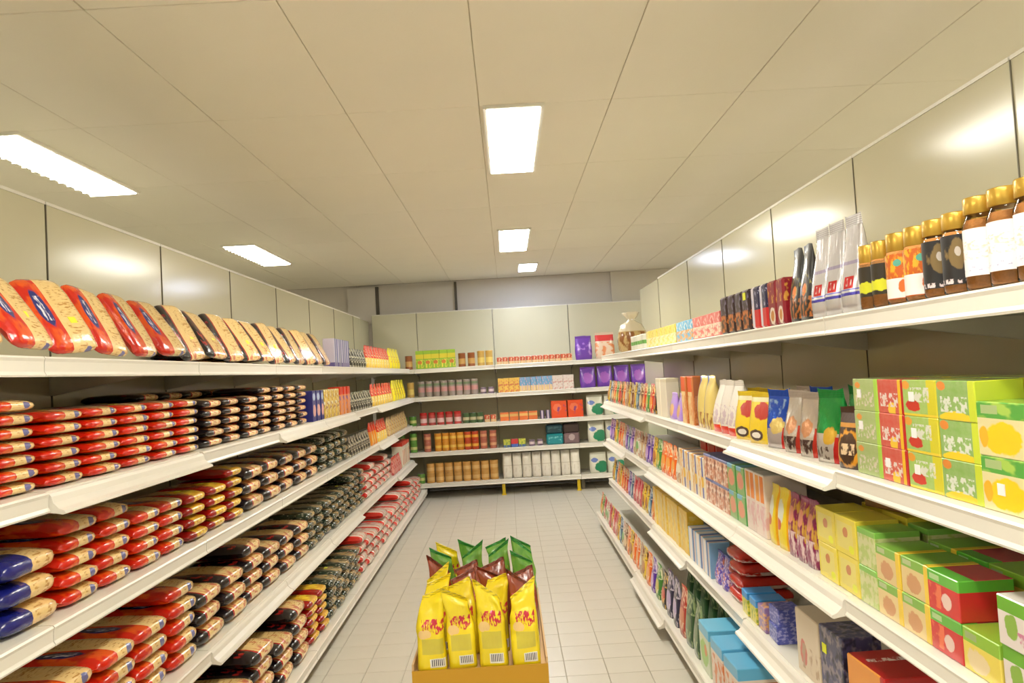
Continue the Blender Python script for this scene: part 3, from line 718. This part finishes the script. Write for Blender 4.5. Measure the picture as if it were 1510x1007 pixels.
box_kind('orangetall', 'tall_carton', 'tall orange and cream carton', .11, .07, .245, (238, 206, 150), [('r', {'z': (.68, 1)}, (230, 90, 36)), ('r', {'x': (.75, 1)}, (206, 120, 60)), ('t', {'z': (.05, .6)}, (226, 150, 90), (6, 3, 8), .55)])
pouch_kind('lilac', 'small_pack', 'small rounded lilac pack', .13, .06, .15, (176, 140, 220), [('e', {'x': (.5, .3), 'z': (.35, .25)}, (226, 180, 130))])
box_kind('whitetall', 'tall_carton', 'tall plain cream carton', .15, .08, .23, (238, 228, 206), [('r', {'z': (.9, 1)}, (226, 214, 186))])
row('R', 1, 2.10, 2.225, 'darkgold', 1, turn=.3); row('R', 1, 2.23, 2.38, 'greenfoil', 1, turn=.3); row('R', 1, 2.385, 2.665, 'silverred', 2, turn=.3); row('R', 1, 2.67, 2.83, 'bluefoil', 1, turn=.3); row('R', 1, 2.84, 3.2, 'yellowdoy', 2, turn=.3); row('R', 1, 3.21, 3.58, 'whitetop', 3, turn=.15)
row('R', 1, 2.14, 2.48, 'greenfoil', 2, inset=.13, turn=.25); row('R', 1, 2.66, 2.98, ['bluefoil', 'silverred'], 2, inset=.15, turn=.25); row('R', 1, 3.0, 3.5, 'yellowdoy', 3, inset=.14, turn=.25)
row('R', 1, 3.59, 3.86, 'yellowtall', 2); row('R', 1, 3.87, 4.18, 'orangetall', 2); row('R', 1, 4.2, 4.55, 'lilac', 2); row('R', 1, 4.57, 4.88, 'whitetall', 2)
# assorted snack pouches
ASS = {}
def assort(key, desc, base, c2, c3, h=.19, w=.122):
    pouch_kind(key, 'snack_pouch', desc, w, .06, h, base, [('e', {'x': (.5, .36), 'z': (.36, .22)}, c2), ('t', {'z': (.6, .95)}, c3, (6, 3, 7), .53), ('t', {'z': (0, .3)}, c3, (7, 3, 7), .6)])
assort('a_red', 'red and orange snack pouch', (206, 44, 28), (240, 150, 60), (250, 220, 160))
assort('a_green', 'green and yellow snack pouch', (70, 140, 60), (206, 190, 70), (230, 230, 190))
assort('a_yel', 'yellow and brown snack pouch', (232, 196, 60), (190, 120, 50), (120, 70, 40))
assort('a_brown', 'brown and cream snack pouch', (120, 70, 40), (226, 196, 150), (240, 220, 180))
assort('a_blue', 'teal and navy snack pouch', (40, 90, 130), (150, 190, 200), (220, 224, 230))
assort('a_purple', 'purple snack pouch', (92, 46, 160), (200, 160, 220), (230, 210, 240))
assort('a_pink', 'pink and red snack pouch', (214, 96, 104), (240, 200, 190), (180, 40, 60))
assort('a_tan', 'tan and white snack pouch', (206, 176, 140), (236, 226, 206), (150, 100, 80))
assort('a_orange', 'bright orange snack pouch', (238, 110, 30), (244, 170, 80), (250, 220, 180))
assort('a_black', 'black and red snack pouch', (36, 30, 30), (200, 60, 40), (230, 190, 80))
assort('a_white', 'white and green snack pouch', (226, 224, 206), (120, 180, 100), (206, 90, 80))
row('R', 1, 4.92, 7.3, ['a_black', 'a_red', 'a_green', 'a_red', 'a_brown', 'a_blue', 'a_yel', 'a_brown', 'a_yel', 'a_tan', 'a_orange'], 18)

# ------------------------------------------------------------------ coffee side, third shelf
tea('tstraw', 'red strawberry tea box with green lid band', (206, 44, 44), [('r', {'z': (.72, 1)}, (96, 180, 60)), ('t', {'z': (.1, .7), 'x': (.05, .45)}, (236, 110, 70), (5, 3, 4), .5), ('e', {'x': (.6, .16), 'z': (.36, .2)}, (232, 200, 190)), ('r', {'x': (.08, .4), 'z': (.78, .92)}, (170, 206, 140)), ('r', {'z': (.985, 1), 'y': (.3, 1)}, (206, 70, 80))], w=.122, d=.12, h=.088, parts=())
tea('tcream', 'cream fruit tea box with green band', (226, 200, 140), [('r', {'z': (.74, 1)}, (130, 180, 70)), ('e', {'x': (.45, .26), 'z': (.36, .26)}, (206, 150, 100)), ('r', {'x': (.84, 1)}, (236, 200, 60)), ('r', {'x': (.08, .4), 'z': (.8, .94)}, (180, 196, 140))], w=.122, d=.12, h=.088, parts=(WST,))
tea('twhite', 'white tea box with green corner', (228, 218, 214), [('r', {'z': (.70, 1)}, (110, 176, 60)), ('e', {'x': (.3, .14), 'z': (.45, .25)}, (140, 180, 80)), ('t', {'z': (.1, .4), 'x': (.4, 1)}, (206, 130, 160), (6, 3, 5), .54), ('r', {'z': (.985, 1)}, (232, 226, 216))], w=.135, d=.12, h=.095, parts=())
tea('tyg', 'yellow-green tea box with pale picture', (226, 206, 90), [('r', {'z': (.68, 1)}, (140, 186, 60)), ('e', {'x': (.4, .3), 'z': (.32, .26)}, (226, 206, 160)), ('r', {'x': (.08, .4), 'z': (.76, .92)}, (150, 170, 110))], w=.125, d=.12, h=.088, parts=())
tea('tlg', 'light green tea box', (178, 196, 110), [('t', {}, (206, 210, 150), (5, 3, 4), .5), ('r', {'z': (.85, 1)}, (130, 190, 80))], w=.10, d=.12, h=.100, parts=())
tea('tyel', 'bright yellow box with small red mark', (240, 220, 70), [('e', {'x': (.5, .12), 'z': (.55, .14)}, (206, 120, 60)), ('r', {'x': (.1, .85), 'z': (.15, .85)}, (240, 224, 110)), ('e', {'x': (.5, .12), 'z': (.6, .14)}, (206, 130, 70)), ('e', {'x': (.75, .12), 'z': (.2, .12)}, (236, 240, 30))], w=.135, d=.12, h=.105, parts=())
t = 1.385
t = col('R', 2, t, 'twhite', 2); t = col('R', 2, t, 'tyg', 1); t = col('R', 2, t, 'tstraw', 2); t = col('R', 2, t, 'tcream', 2); t = col('R', 2, t, 'tcream', 2); t = col('R', 2, t, 'tlg', 2); t = col('R', 2, t, 'tyel', 2); t = col('R', 2, t, 'tyel', 2)
t = 1.40
for j, q in enumerate(['tyg', 'tstraw', 'tyg', 'tstraw', 'tcream', 'tlg', 'tyel', 'tyel']): t = col('R', 2, t, q, 2, .155, 'back')
box_kind('browncarton', 'brown_carton', 'open brown carton tray', .16, .11, .05, (150, 104, 50), [('r', {'x': (.3, .7), 'z': (.3, .7)}, (110, 80, 50))])
x_, y_ = place('R', 2, 2.28, .11, .16)
put('browncarton', (x_, y_, RZ[2] + .211), (0, 0, SIDE['R'] + .3), 'brown carton lying on top of the yellow boxes', 'boxes on the third coffee-side shelf')
pouch_kind('maroon', 'wafer_pack', 'maroon and gold wafer pack', .085, .05, .21, (136, 20, 84), [('t', {'z': (.3, .9)}, (206, 160, 60), (5, 3, 6), .54), ('e', {'x': (.4, .3), 'z': (.65, .14)}, (226, 150, 120)), ('t', {'z': (0, .4)}, (226, 200, 200), (5, 3, 6), .54)], p=4)
pouch_kind('yellowwaf', 'wafer_pack', 'yellow and white wafer pack', .10, .05, .21, (240, 214, 40), [('e', {'x': (.4, .3), 'z': (.6, .2)}, (226, 230, 214)), ('e', {'x': (.3, .2), 'z': (.4, .1)}, (206, 90, 50)), ('r', {'x': (.85, 1)}, (240, 170, 30))], p=5)
box_kind('bigorange', 'cereal_box', 'tall orange and white box with grey top', .115, .16, .235, (232, 214, 204), [('r', {'z': (.55, .97), 'x': (.15, .5)}, (240, 160, 40)), ('r', {'z': (.55, .97), 'x': (.6, .95)}, (244, 140, 40)), ('t', {'z': (.05, .5)}, (226, 180, 180), (5, 3, 6), .54), ('r', {'z': (.985, 1)}, (206, 200, 190))])
box_kind('greenpink', 'biscuit_box', 'green biscuit box with pink picture', .12, .12, .115, (140, 180, 110), [('e', {'x': (.45, .36), 'z': (.5, .3)}, (226, 150, 120)), ('r', {'x': (.88, 1)}, (70, 160, 70)), ('r', {'z': (.85, 1), 'x': (0, .6)}, (120, 180, 206))])
box_kind('pinkbr', 'biscuit_box', 'brown and pink biscuit box', .13, .12, .115, (206, 140, 110), [('t', {}, (236, 214, 196), (5, 3, 4), .54), ('t', {}, (130, 70, 50), (4, 3, 3), .6), ('r', {'z': (.9, 1)}, (110, 120, 170))])
box_kind('bluewht', 'cereal_box', 'white box with blue and orange stripes', .125, .10, .20, (236, 222, 196), [('r', {'x': (.62, .8)}, (80, 100, 180)), ('t', {'x': (.1, .6)}, (232, 170, 80), (6, 3, 6), .5), ('e', {'x': (.7, .16), 'z': (.4, .14)}, (240, 190, 60))])
box_kind('redbox', 'cereal_box', 'deep red box standing behind the striped boxes', .16, .10, .26, (196, 30, 20), [('r', {'x': (0, .1)}, (230, 210, 190))])
row('R', 2, 2.44, 2.68, 'maroon', 3); row('R', 2, 2.69, 2.88, 'yellowwaf', 2); row('R', 2, 2.885, 3.122, 'bigorange', 2, rz=.01)
t = 3.125
for j in range(2): t = col('R', 2, t, 'greenpink', 2)
for j in range(3): t = col('R', 2, t, 'pinkbr', 2)
row('R', 2, 3.78, 4.30, 'bluewht', 4); row('R', 2, 3.75, 4.40, 'redbox', 4, inset=.15)
row('R', 2, 4.32, 4.9, ['a_tan', 'a_orange', 'a_orange', 'a_orange'], 4); row('R', 2, 4.92, 7.3, ['a_green', 'a_yel', 'a_purple', 'a_purple', 'a_tan', 'a_tan', 'a_white', 'a_tan', 'a_purple', 'a_blue', 'a_purple', 'a_tan', 'a_orange', 'a_red'], 18)

# ------------------------------------------------------------------ coffee side, fourth shelf
box_kind('bigred', 'chocolate_box', 'red chocolate box with orange front', .20, .22, .195, (178, 24, 24), [('r', {'y': (0, .02), 'x': (0, .9)}, (228, 150, 60)), ('t', {'z': (.97, 1), 'x': (.3, .42), 'y': (.1, .9)}, (240, 226, 220), (9, 22, 2), .5)])
box_kind('bigblue', 'large_carton', 'dark blue carton with mottled print', .15, .12, .215, (74, 74, 112), [('t', {}, (140, 130, 140), (5, 4, 6), .54), ('t', {}, (40, 40, 60), (7, 4, 7), .58)], parts=[('price_sticker', plate('price_sticker', .028, .028, .0015, M['sticker']), (-.04, -.0605, .15), 1)])
box_kind('bigwhite', 'large_carton', 'large cream carton with red flower print', .19, .13, .205, (214, 196, 170), [('e', {'x': (.3, .16), 'z': (.35, .2)}, (206, 110, 96)), ('t', {'z': (.1, .5)}, (180, 150, 120), (6, 3, 5), .55)])
box_kind('bluecube', 'small_box', 'small blue patterned box', .10, .09, .062, (76, 84, 170), [('t', {}, (150, 150, 206), (7, 5, 5), .54)])
box_kind('yelblue', 'small_box', 'small yellow and blue box', .085, .12, .095, (226, 214, 90), [('r', {'z': (.7, 1)}, (70, 150, 214)), ('t', {'z': (.1, .7)}, (150, 170, 60), (5, 4, 5), .54)])
box_kind('lilacbox', 'small_box', 'small lilac and orange box', .085, .12, .095, (150, 120, 170), [('t', {}, (226, 170, 110), (5, 4, 5), .54)])
pouch_kind('purplepk', 'candy_bag', 'purple and white candy bag', .10, .07, .15, (90, 74, 180), [('t', {}, (220, 200, 226), (7, 4, 8), .54), ('t', {}, (206, 120, 90), (6, 4, 7), .6)], crumple=.15)
bags('redcandy', [('t', {'z': (0, .4)}, (236, 210, 196), (5, 5, 3), .46)], 'red and white candy bag', base=(206, 44, 30), L=.20, W=.24, H=.055, nm='candy_bag', st=False)
box_kind('bluecereal', 'cereal_box', 'pale blue and white cereal box', .14, .10, .17, (140, 186, 226), [('r', {'x': (.15, .5)}, (236, 226, 220)), ('r', {'x': (.6, .75)}, (40, 66, 150)), ('r', {'x': (.8, .95)}, (226, 190, 170))])
box_kind('yellowbox', 'cereal_box', 'slim yellow box', .10, .09, .235, (236, 194, 60), [('r', {'x': (.3, .6), 'z': (.1, .8)}, (214, 190, 130)), ('t', {'z': (.1, .9)}, (240, 214, 110), (4, 3, 7), .54)])
row('R', 3, 2.04, 2.25, 'bigred', 1); row('R', 3, 2.29, 2.44, 'bigblue', 1); row('R', 3, 2.45, 2.65, 'bigwhite', 1, rz=.01)
stacks('R', 3, 2.84, 2.96, 'bluecube', 2); row('R', 3, 2.97, 3.07, 'lilacbox', 1); row('R', 3, 3.07, 3.28, 'yelblue', 2); stacks('R', 3, 3.30, 3.52, 'redcandy', 4); row('R', 3, 3.53, 3.745, 'purplepk', 2, rz=.02)
row('R', 3, 3.76, 4.2, 'bluecereal', 3); row('R', 3, 4.22, 5.2, 'yellowbox', 9)
row('R', 3, 5.22, 7.3, ['a_orange', 'a_blue', 'a_yel', 'a_yel', 'a_pink', 'a_pink', 'a_pink', 'a_blue', 'a_purple', 'a_red', 'a_red', 'a_orange', 'a_yel'], 16)

# ------------------------------------------------------------------ coffee side, lowest shelf
box_kind('skyboxa', 'cereal_box', 'light blue cereal box with green picture', .17, .20, .20, (110, 190, 226), [('r', {'z': (0, .78)}, (206, 220, 190)), ('e', {'x': (.5, .4), 'z': (.4, .28)}, (150, 200, 90)), ('e', {'x': (.65, .14), 'z': (.5, .12)}, (226, 130, 50))])
box_kind('skyboxb', 'cereal_box', 'light blue cereal box with orange picture', .17, .20, .20, (100, 180, 222), [('r', {'z': (0, .78)}, (232, 214, 200)), ('t', {'z': (.1, .72)}, (226, 130, 70), (5, 3, 5), .5)])
assort('a_dgreen', 'tall dark green pouch', (44, 84, 48), (90, 120, 80), (150, 170, 120), h=.25)
assort('a_navy', 'tall navy and lilac pouch', (40, 38, 70), (170, 150, 196), (200, 190, 210), h=.24)
assort('a_rust', 'tall rust red pouch', (176, 46, 30), (206, 120, 80), (226, 190, 160), h=.24)
row('R', 4, 2.92, 3.10, 'skyboxb', 1); row('R', 4, 3.12, 3.30, 'skyboxb', 1); row('R', 4, 3.34, 3.52, 'skyboxa', 1)
row('R', 4, 3.55, 3.83, 'a_dgreen', 2); row('R', 4, 3.83, 3.97, 'a_rust', 1); row('R', 4, 3.98, 4.44, ['a_navy', 'a_navy', 'a_black'], 3); row('R', 4, 3.6, 4.4, 'a_dgreen', 5, inset=.14)
row('R', 4, 4.47, 4.9, ['a_green', 'a_purple', 'a_orange'], 3); row('R', 4, 4.92, 5.3, ['a_yel', 'a_tan', 'a_orange'], 3); row('R', 4, 5.32, 7.3, ['a_orange', 'a_yel', 'a_orange', 'a_brown', 'a_white', 'a_blue', 'a_yel', 'a_pink', 'a_pink', 'a_yel', 'a_pink', 'a_white', 'a_white', 'a_pink', 'a_green'], 16)

# ------------------------------------------------------------------ end wall
box_kind('e_greenbox', 'soup_box', 'green and yellow box', .095, .08, .22, (150, 190, 50), [('r', {'z': (.55, .8)}, (220, 206, 50)), ('t', {'z': (.05, .5)}, (236, 220, 90), (5, 3, 6), .5), ('e', {'x': (.5, .3), 'z': (.35, .1)}, (206, 120, 40))])
can_kind('e_brown', 'jar', 'brown jar with dark lid', .045, .165, (150, 84, 40), [('r', {'z': (.2, .6)}, (206, 160, 90))], cap='blackcap', cat='jar')
can_kind('e_tan', 'jar', 'tan jar with yellow label', .045, .18, (206, 166, 84), [('r', {'z': (.2, .55)}, (232, 206, 110))], cap='metalcap', cat='jar')
box_kind('e_redlow', 'low_box', 'low red and tan box', .066, .09, .085, (206, 90, 60), [('r', {'z': (0, .4)}, (226, 190, 140)), ('t', {}, (236, 206, 170), (4, 3, 3), .58)])
can_kind('e_grey', 'can', 'grey and pink can', .044, .185, (160, 146, 140), [('r', {'z': (.3, .6)}, (206, 150, 150)), ('r', {'z': (.7, .85)}, (120, 140, 110))])
can_kind('e_lilac', 'can', 'short lilac can', .036, .075, (130, 110, 130), [('r', {'z': (.3, .7)}, (220, 200, 206))])
box_kind('e_yorange', 'carton', 'yellow and orange carton', .065, .08, .17, (236, 196, 90), [('t', {}, (214, 120, 80), (4, 3, 5), .54)])
box_kind('e_bluor', 'carton', 'blue and cream carton', .065, .08, .17, (120, 170, 210), [('r', {'z': (0, .4)}, (236, 206, 150)), ('t', {}, (206, 180, 200), (4, 3, 5), .56)])
box_kind('e_white', 'carton', 'white carton with faint red print', .065, .08, .17, (226, 214, 206), [('t', {}, (206, 150, 140), (4, 3, 5), .58)])
can_kind('e_greencan', 'can', 'green can', .045, .115, (96, 150, 60), [('r', {'z': (.3, .6)}, (206, 206, 130))])
can_kind('e_redjar', 'jar', 'pink and red jar', .045, .15, (196, 80, 76), [('r', {'z': (.2, .55)}, (226, 190, 190)), ('r', {'z': (.8, 1)}, (190, 40, 40))], cap='redcap', cat='jar')
can_kind('e_dkgreen', 'jar', 'dark green jar with pale lid', .042, .12, (80, 110, 70), [('r', {'z': (.3, .6)}, (206, 196, 160))], cat='jar')
box_kind('e_orgbox', 'low_box', 'low orange box', .105, .12, .10, (230, 120, 60), [('r', {'z': (.5, .8)}, (236, 186, 110))])
box_kind('e_purp', 'small_box', 'small purple box', .05, .08, .10, (90, 76, 110), [('r', {'x': (.3, .7)}, (206, 190, 206))])
box_kind('e_bigorg', 'detergent_box', 'large orange-red detergent box', .185, .16, .205, (232, 84, 40), [('e', {'x': (.4, .28), 'z': (.6, .24)}, (240, 120, 80)), ('t', {'z': (.2, .8)}, (150, 70, 130), (4, 3, 4), .62)])
can_kind('e_orangecan', 'can', 'orange and yellow can', .044, .108, (222, 150, 50), [('r', {'z': (.35, .65)}, (240, 200, 90))])
can_kind('e_redcan', 'can', 'red and gold can', .044, .108, (196, 70, 36), [('r', {'z': (.35, .65)}, (236, 180, 70))])
can_kind('e_pinkcan', 'can', 'pinkish brown can', .044, .108, (190, 110, 90), [('r', {'z': (.35, .65)}, (226, 170, 130))])
can_kind('e_tanjar', 'jar', 'squat tan gold-lidded jar', .052, .115, (210, 158, 84), [('r', {'z': (.25, .6)}, (226, 186, 120))], cap='gold', cat='jar')
box_kind('e_smallyel', 'small_box', 'small yellow and green box', .085, .1, .095, (206, 206, 80), [('r', {'z': (0, .3)}, (80, 110, 170)), ('t', {}, (140, 170, 70), (4, 3, 4), .55)])
box_kind('e_smallred', 'small_box', 'small red and blue box', .085, .1, .095, (206, 60, 60), [('r', {'z': (0, .4)}, (80, 110, 190))])
box_kind('e_teal', 'nappy_pack', 'teal pack', .20, .2, .13, (30, 140, 150), [('t', {'z': (.2, .8)}, (120, 200, 206), (4, 3, 4), .6)], bev=.015)
box_kind('e_darkteal', 'nappy_pack', 'dark teal pack', .20, .2, .11, (20, 60, 70), [('t', {'z': (.2, .8)}, (50, 90, 96), (4, 3, 4), .55)], bev=.015)
box_kind('e_mauve', 'nappy_pack', 'grey mauve pack', .19, .2, .13, (130, 106, 110), [('e', {'x': (.5, .2), 'z': (.6, .3)}, (190, 170, 170))], bev=.015)
box_kind('e_darkm', 'nappy_pack', 'dark brown pack', .19, .2, .11, (66, 50, 46), [], bev=.015)
pouch_kind('e_paper', 'paper_pack', 'white paper towel pack', .117, .14, .30, (236, 230, 218), [('s', {}, (214, 206, 192), 'z', 2, .06), ('t', {}, (222, 214, 200), (5, 3, 6), .62)], p=9, seal=.03, crumple=.03, rough=.5)
pouch_kind('e_purple', 'detergent_bag', 'large purple detergent bag', .21, .10, .29, (110, 60, 170), [('t', {'z': (.2, .8)}, (170, 120, 210), (4, 3, 5), .56)])
pouch_kind('e_purple2', 'detergent_bag', 'squat purple detergent bag', .195, .10, .25, (110, 60, 170), [('e', {'x': (.5, .3), 'z': (.5, .3)}, (160, 90, 190))])
pouch_kind('e_redwhite', 'detergent_bag', 'white detergent bag with red top', .24, .10, .32, (232, 206, 180), [('r', {'z': (.74, 1)}, (214, 60, 60)), ('t', {'z': (.1, .7)}, (226, 140, 90), (4, 3, 5), .56)], p=5)
pouch_kind('e_greenwhite', 'detergent_bag', 'white and green detergent bag', .21, .12, .25, (216, 214, 196), [('e', {'x': (.7, .4), 'z': (.35, .3)}, (30, 130, 90)), ('e', {'x': (.3, .2), 'z': (.7, .12)}, (100, 120, 190))])
row('B', 0, -1.24, -1.14, 'e_brown', 1); row('B', 0, -1.10, -.62, 'e_greenbox', 5); row('B', 0, -.60, -.37, 'e_brown', 2); row('B', 0, -.36, -.16, 'e_tan', 2); row('B', 0, -.12, .80, 'e_redlow', 13)
row('B', 0, .84, 1.05, 'e_purple', 1); row('B', 0, 1.08, 1.33, 'e_redwhite', 1)
row('B', 1, -1.25, -1.12, 'e_tan', 1); row('B', 1, -1.10, -.36, 'e_grey', 8); row('B', 1, -.35, -.16, 'e_lilac', 2); row('B', 1, -.12, .14, 'e_yorange', 4); row('B', 1, .14, .54, 'e_bluor', 6); row('B', 1, .54, .80, 'e_white', 4)
row('B', 1, .87, 1.70, 'e_purple2', 4)
row('B', 2, -1.46, -1.12, 'e_greencan', 3); row('B', 2, -1.10, -.58, 'e_redjar', 5); row('B', 2, -.57, -.32, 'e_dkgreen', 3); row('B', 2, -.31, -.16, 'e_redlow', 2); row('B', 2, -.12, .34, 'e_orgbox', 4); row('B', 2, .36, .50, 'e_purp', 2); row('B', 2, .50, .90, 'e_bigorg', 2)
row('B', 2, .93, 1.36, 'e_greenwhite', 2)
stacks('B', 3, -1.40, -1.11, 'e_greencan', 2, .1); stacks('B', 3, -1.10, -.93, 'e_pinkcan', 2, .09); stacks('B', 3, -.93, -.57, 'e_orangecan', 2, .09); stacks('B', 3, -.57, -.39, 'e_redcan', 2, .09); stacks('B', 3, -.39, -.16, 'e_pinkcan', 2, .09)
row('B', 3, -.10, .18, ['e_smallyel', 'e_smallred', 'e_smallyel'], 3); row('B', 3, .20, .40, 'e_lilac', 2)
for (key, xx, zz, lb) in (('e_teal', .53, 0, 'bright teal nappy pack under a darker one'), ('e_darkteal', .53, .1305, 'dark teal nappy pack on top of the bright teal one'), ('e_mauve', .735, 0, 'grey mauve nappy pack beside the teal one'), ('e_darkm', .735, .1305, 'dark brown nappy pack on top of the mauve one')):
    put(key, (xx, YBF + .12, BZ[3] + zz + .0004), (0, 0, 0), lb, 'nappy packs on the fourth end-wall shelf')
row('B', 3, .93, 1.36, 'e_greenwhite', 2)
row('B', 4, -1.16, -1.06, 'e_greencan', 1); stacks('B', 4, -1.05, -.17, 'e_tanjar', 2, .11)
row('B', 4, -.12, .82, 'e_paper', 8); row('B', 4, .93, 1.36, 'e_greenwhite', 2)
# big tied bag at the far end of the top coffee shelf
def tied_bag():
    m = PM('tied_bag_film', (206, 176, 120), [('r', {'z': (.52, 1)}, (228, 216, 190)), ('t', {'z': (.05, .5)}, (150, 96, 50), (5, 5, 5), .5)], rough=.25, coat=.5, bump=.4)
    me = lathe('tied_bag', [(.09, 0), (.115, .02), (.12, .10), (.115, .17), (.085, .225), (.032, .258), (.026, .270), (.05, .295), (.068, .325), (.06, .33)], m, 22)
    for v in me.vertices:
        q = 1 + .10 * mnoise.noise(v.co * 30) + (.12 * math.sin(5 * math.atan2(v.co.y, v.co.x)) if v.co.z > .2 else 0); v.co.x *= q; v.co.y *= q
    o = link('tied_bag', me, None, (place('R', 0, 6.4, .24, .02)[0], 6.4, RZ[0] + .0004)); tag(o, 'plump tan bag tied at the neck standing above the yellow cartons', 'bag')
    link('tie', lathe('tie', [(.027, -.006), (.029, 0), (.027, .006)], M['white_sticker'], 14), o, (0, 0, .267))
tied_bag()

# ------------------------------------------------------------------ cardboard display in the aisle
DX0, DX1, DY0, DY1, DZ = -.335, .072, 2.36, 3.12, .585
dz = bpy.data.objects.new('display_box', None); COL.objects.link(dz); dz.location = ((DX0 + DX1) / 2, DY0, 0)
tag(dz, 'yellow cardboard display box of snack bags in the aisle', 'box')
W2 = (DX1 - DX0) / 2; DL = DY1 - DY0
link('front_panel', boxes('front_panel', [(-W2, W2, 0, .006, 0, DZ + .012)], M['card']), dz)
link('side_panel', mesh('side_panel', *box_vf(-W2, -W2 + .006, .006, DL, 0, DZ + .03), M['card_in']), dz)
link('side_panel', mesh('side_panel', *box_vf(W2 - .006, W2, .006, DL, 0, DZ + .03), M['card_in']), dz)
link('back_panel', boxes('back_panel', [(-W2 + .006, W2 - .006, DL - .006, DL, 0, DZ + .05)], M['card_in']), dz)
link('tray', boxes('tray', [(-W2 + .006, W2 - .006, .006, DL - .006, DZ - .02, DZ)], M['card_in']), dz)
YSN = [('t', {'z': (.50, .68), 'x': (.22, .88)}, (196, 30, 56), (15, 2, 17), .49), ('e', {'x': (.3, .2), 'z': (.5, .06)}, (238, 200, 130)), ('r', {'x': (.2, .85), 'z': (.24, .44)}, (206, 190, 60)),
       ('r', {'x': (.42, .88), 'z': (.06, .18), 'y': (0, .5)}, (226, 222, 214)), ('s', {'x': (.46, .84), 'z': (.08, .17), 'y': (0, .5)}, (70, 66, 76), 'x', 17, .5)]
def snack(key, desc, w, d, h, base, layers):
    m = PM(key + '_film', base, layers, rough=.26, coat=.5, bump=.25, bscale=7, var=.05)
    kind(key, 'snack_bag', 'bag', desc, [crumpled('snack_bag', w, d, h, m, seed=q) for q in (1, 2, 3, 4, 5)])
    seals(key, 28, 22, base)
snack('sn_yel', 'bright yellow snack bag', .087, .055, .225, (238, 214, 30), YSN)
snack('sn_brown', 'glossy brown snack bag', .085, .055, .22, (120, 48, 30), [('g', {}, (176, 84, 52), (4, 3, 5), .8), ('t', {'z': (.5, .75), 'x': (.15, .85)}, (206, 90, 110), (12, 3, 14), .56), ('e', {'x': (.6, .16), 'z': (.4, .08)}, (240, 140, 60))])
snack('sn_green', 'shiny green snack bag', .085, .055, .235, (44, 138, 54), [('g', {}, (160, 200, 80), (4, 3, 5), .8), ('t', {'z': (.4, .7)}, (232, 190, 80), (5, 3, 6), .64)])
rows = [('sn_yel', 2.405, 'front row'), ('sn_yel', 2.53, 'second row'), ('sn_brown', 2.66, 'third row'), ('sn_brown', 2.79, 'fourth row'), ('sn_green', 2.92, 'fifth row'), ('sn_green', 3.05, 'last row')]
bx_ = [-.276, -.182, -.087, .009]
for ri, (key, yy, rn) in enumerate(rows):
    for c in range(4):
        kk = key
        if c == 0 and ri in (2, 5): kk = 'sn_yel'
        if ri == 1 and c in (1, 3): kk = 'sn_brown' if c == 3 else 'sn_yel'
        if ri in (2, 3) and c == 3 and ri == 3: kk = 'sn_green'
        put(kk, (bx_[c] + random.uniform(-.004, .004) + .002 * ri, yy + random.uniform(-.008, .008), DZ + .0045), (R(random.uniform(1, 5)), R(random.uniform(-2, 2)), R(random.uniform(-7, 7))),
            '%s, %s from the pasta side in the display box %s' % (K[kk]['desc'], ordw(c + 1), rn), 'snack bags in the cardboard display')
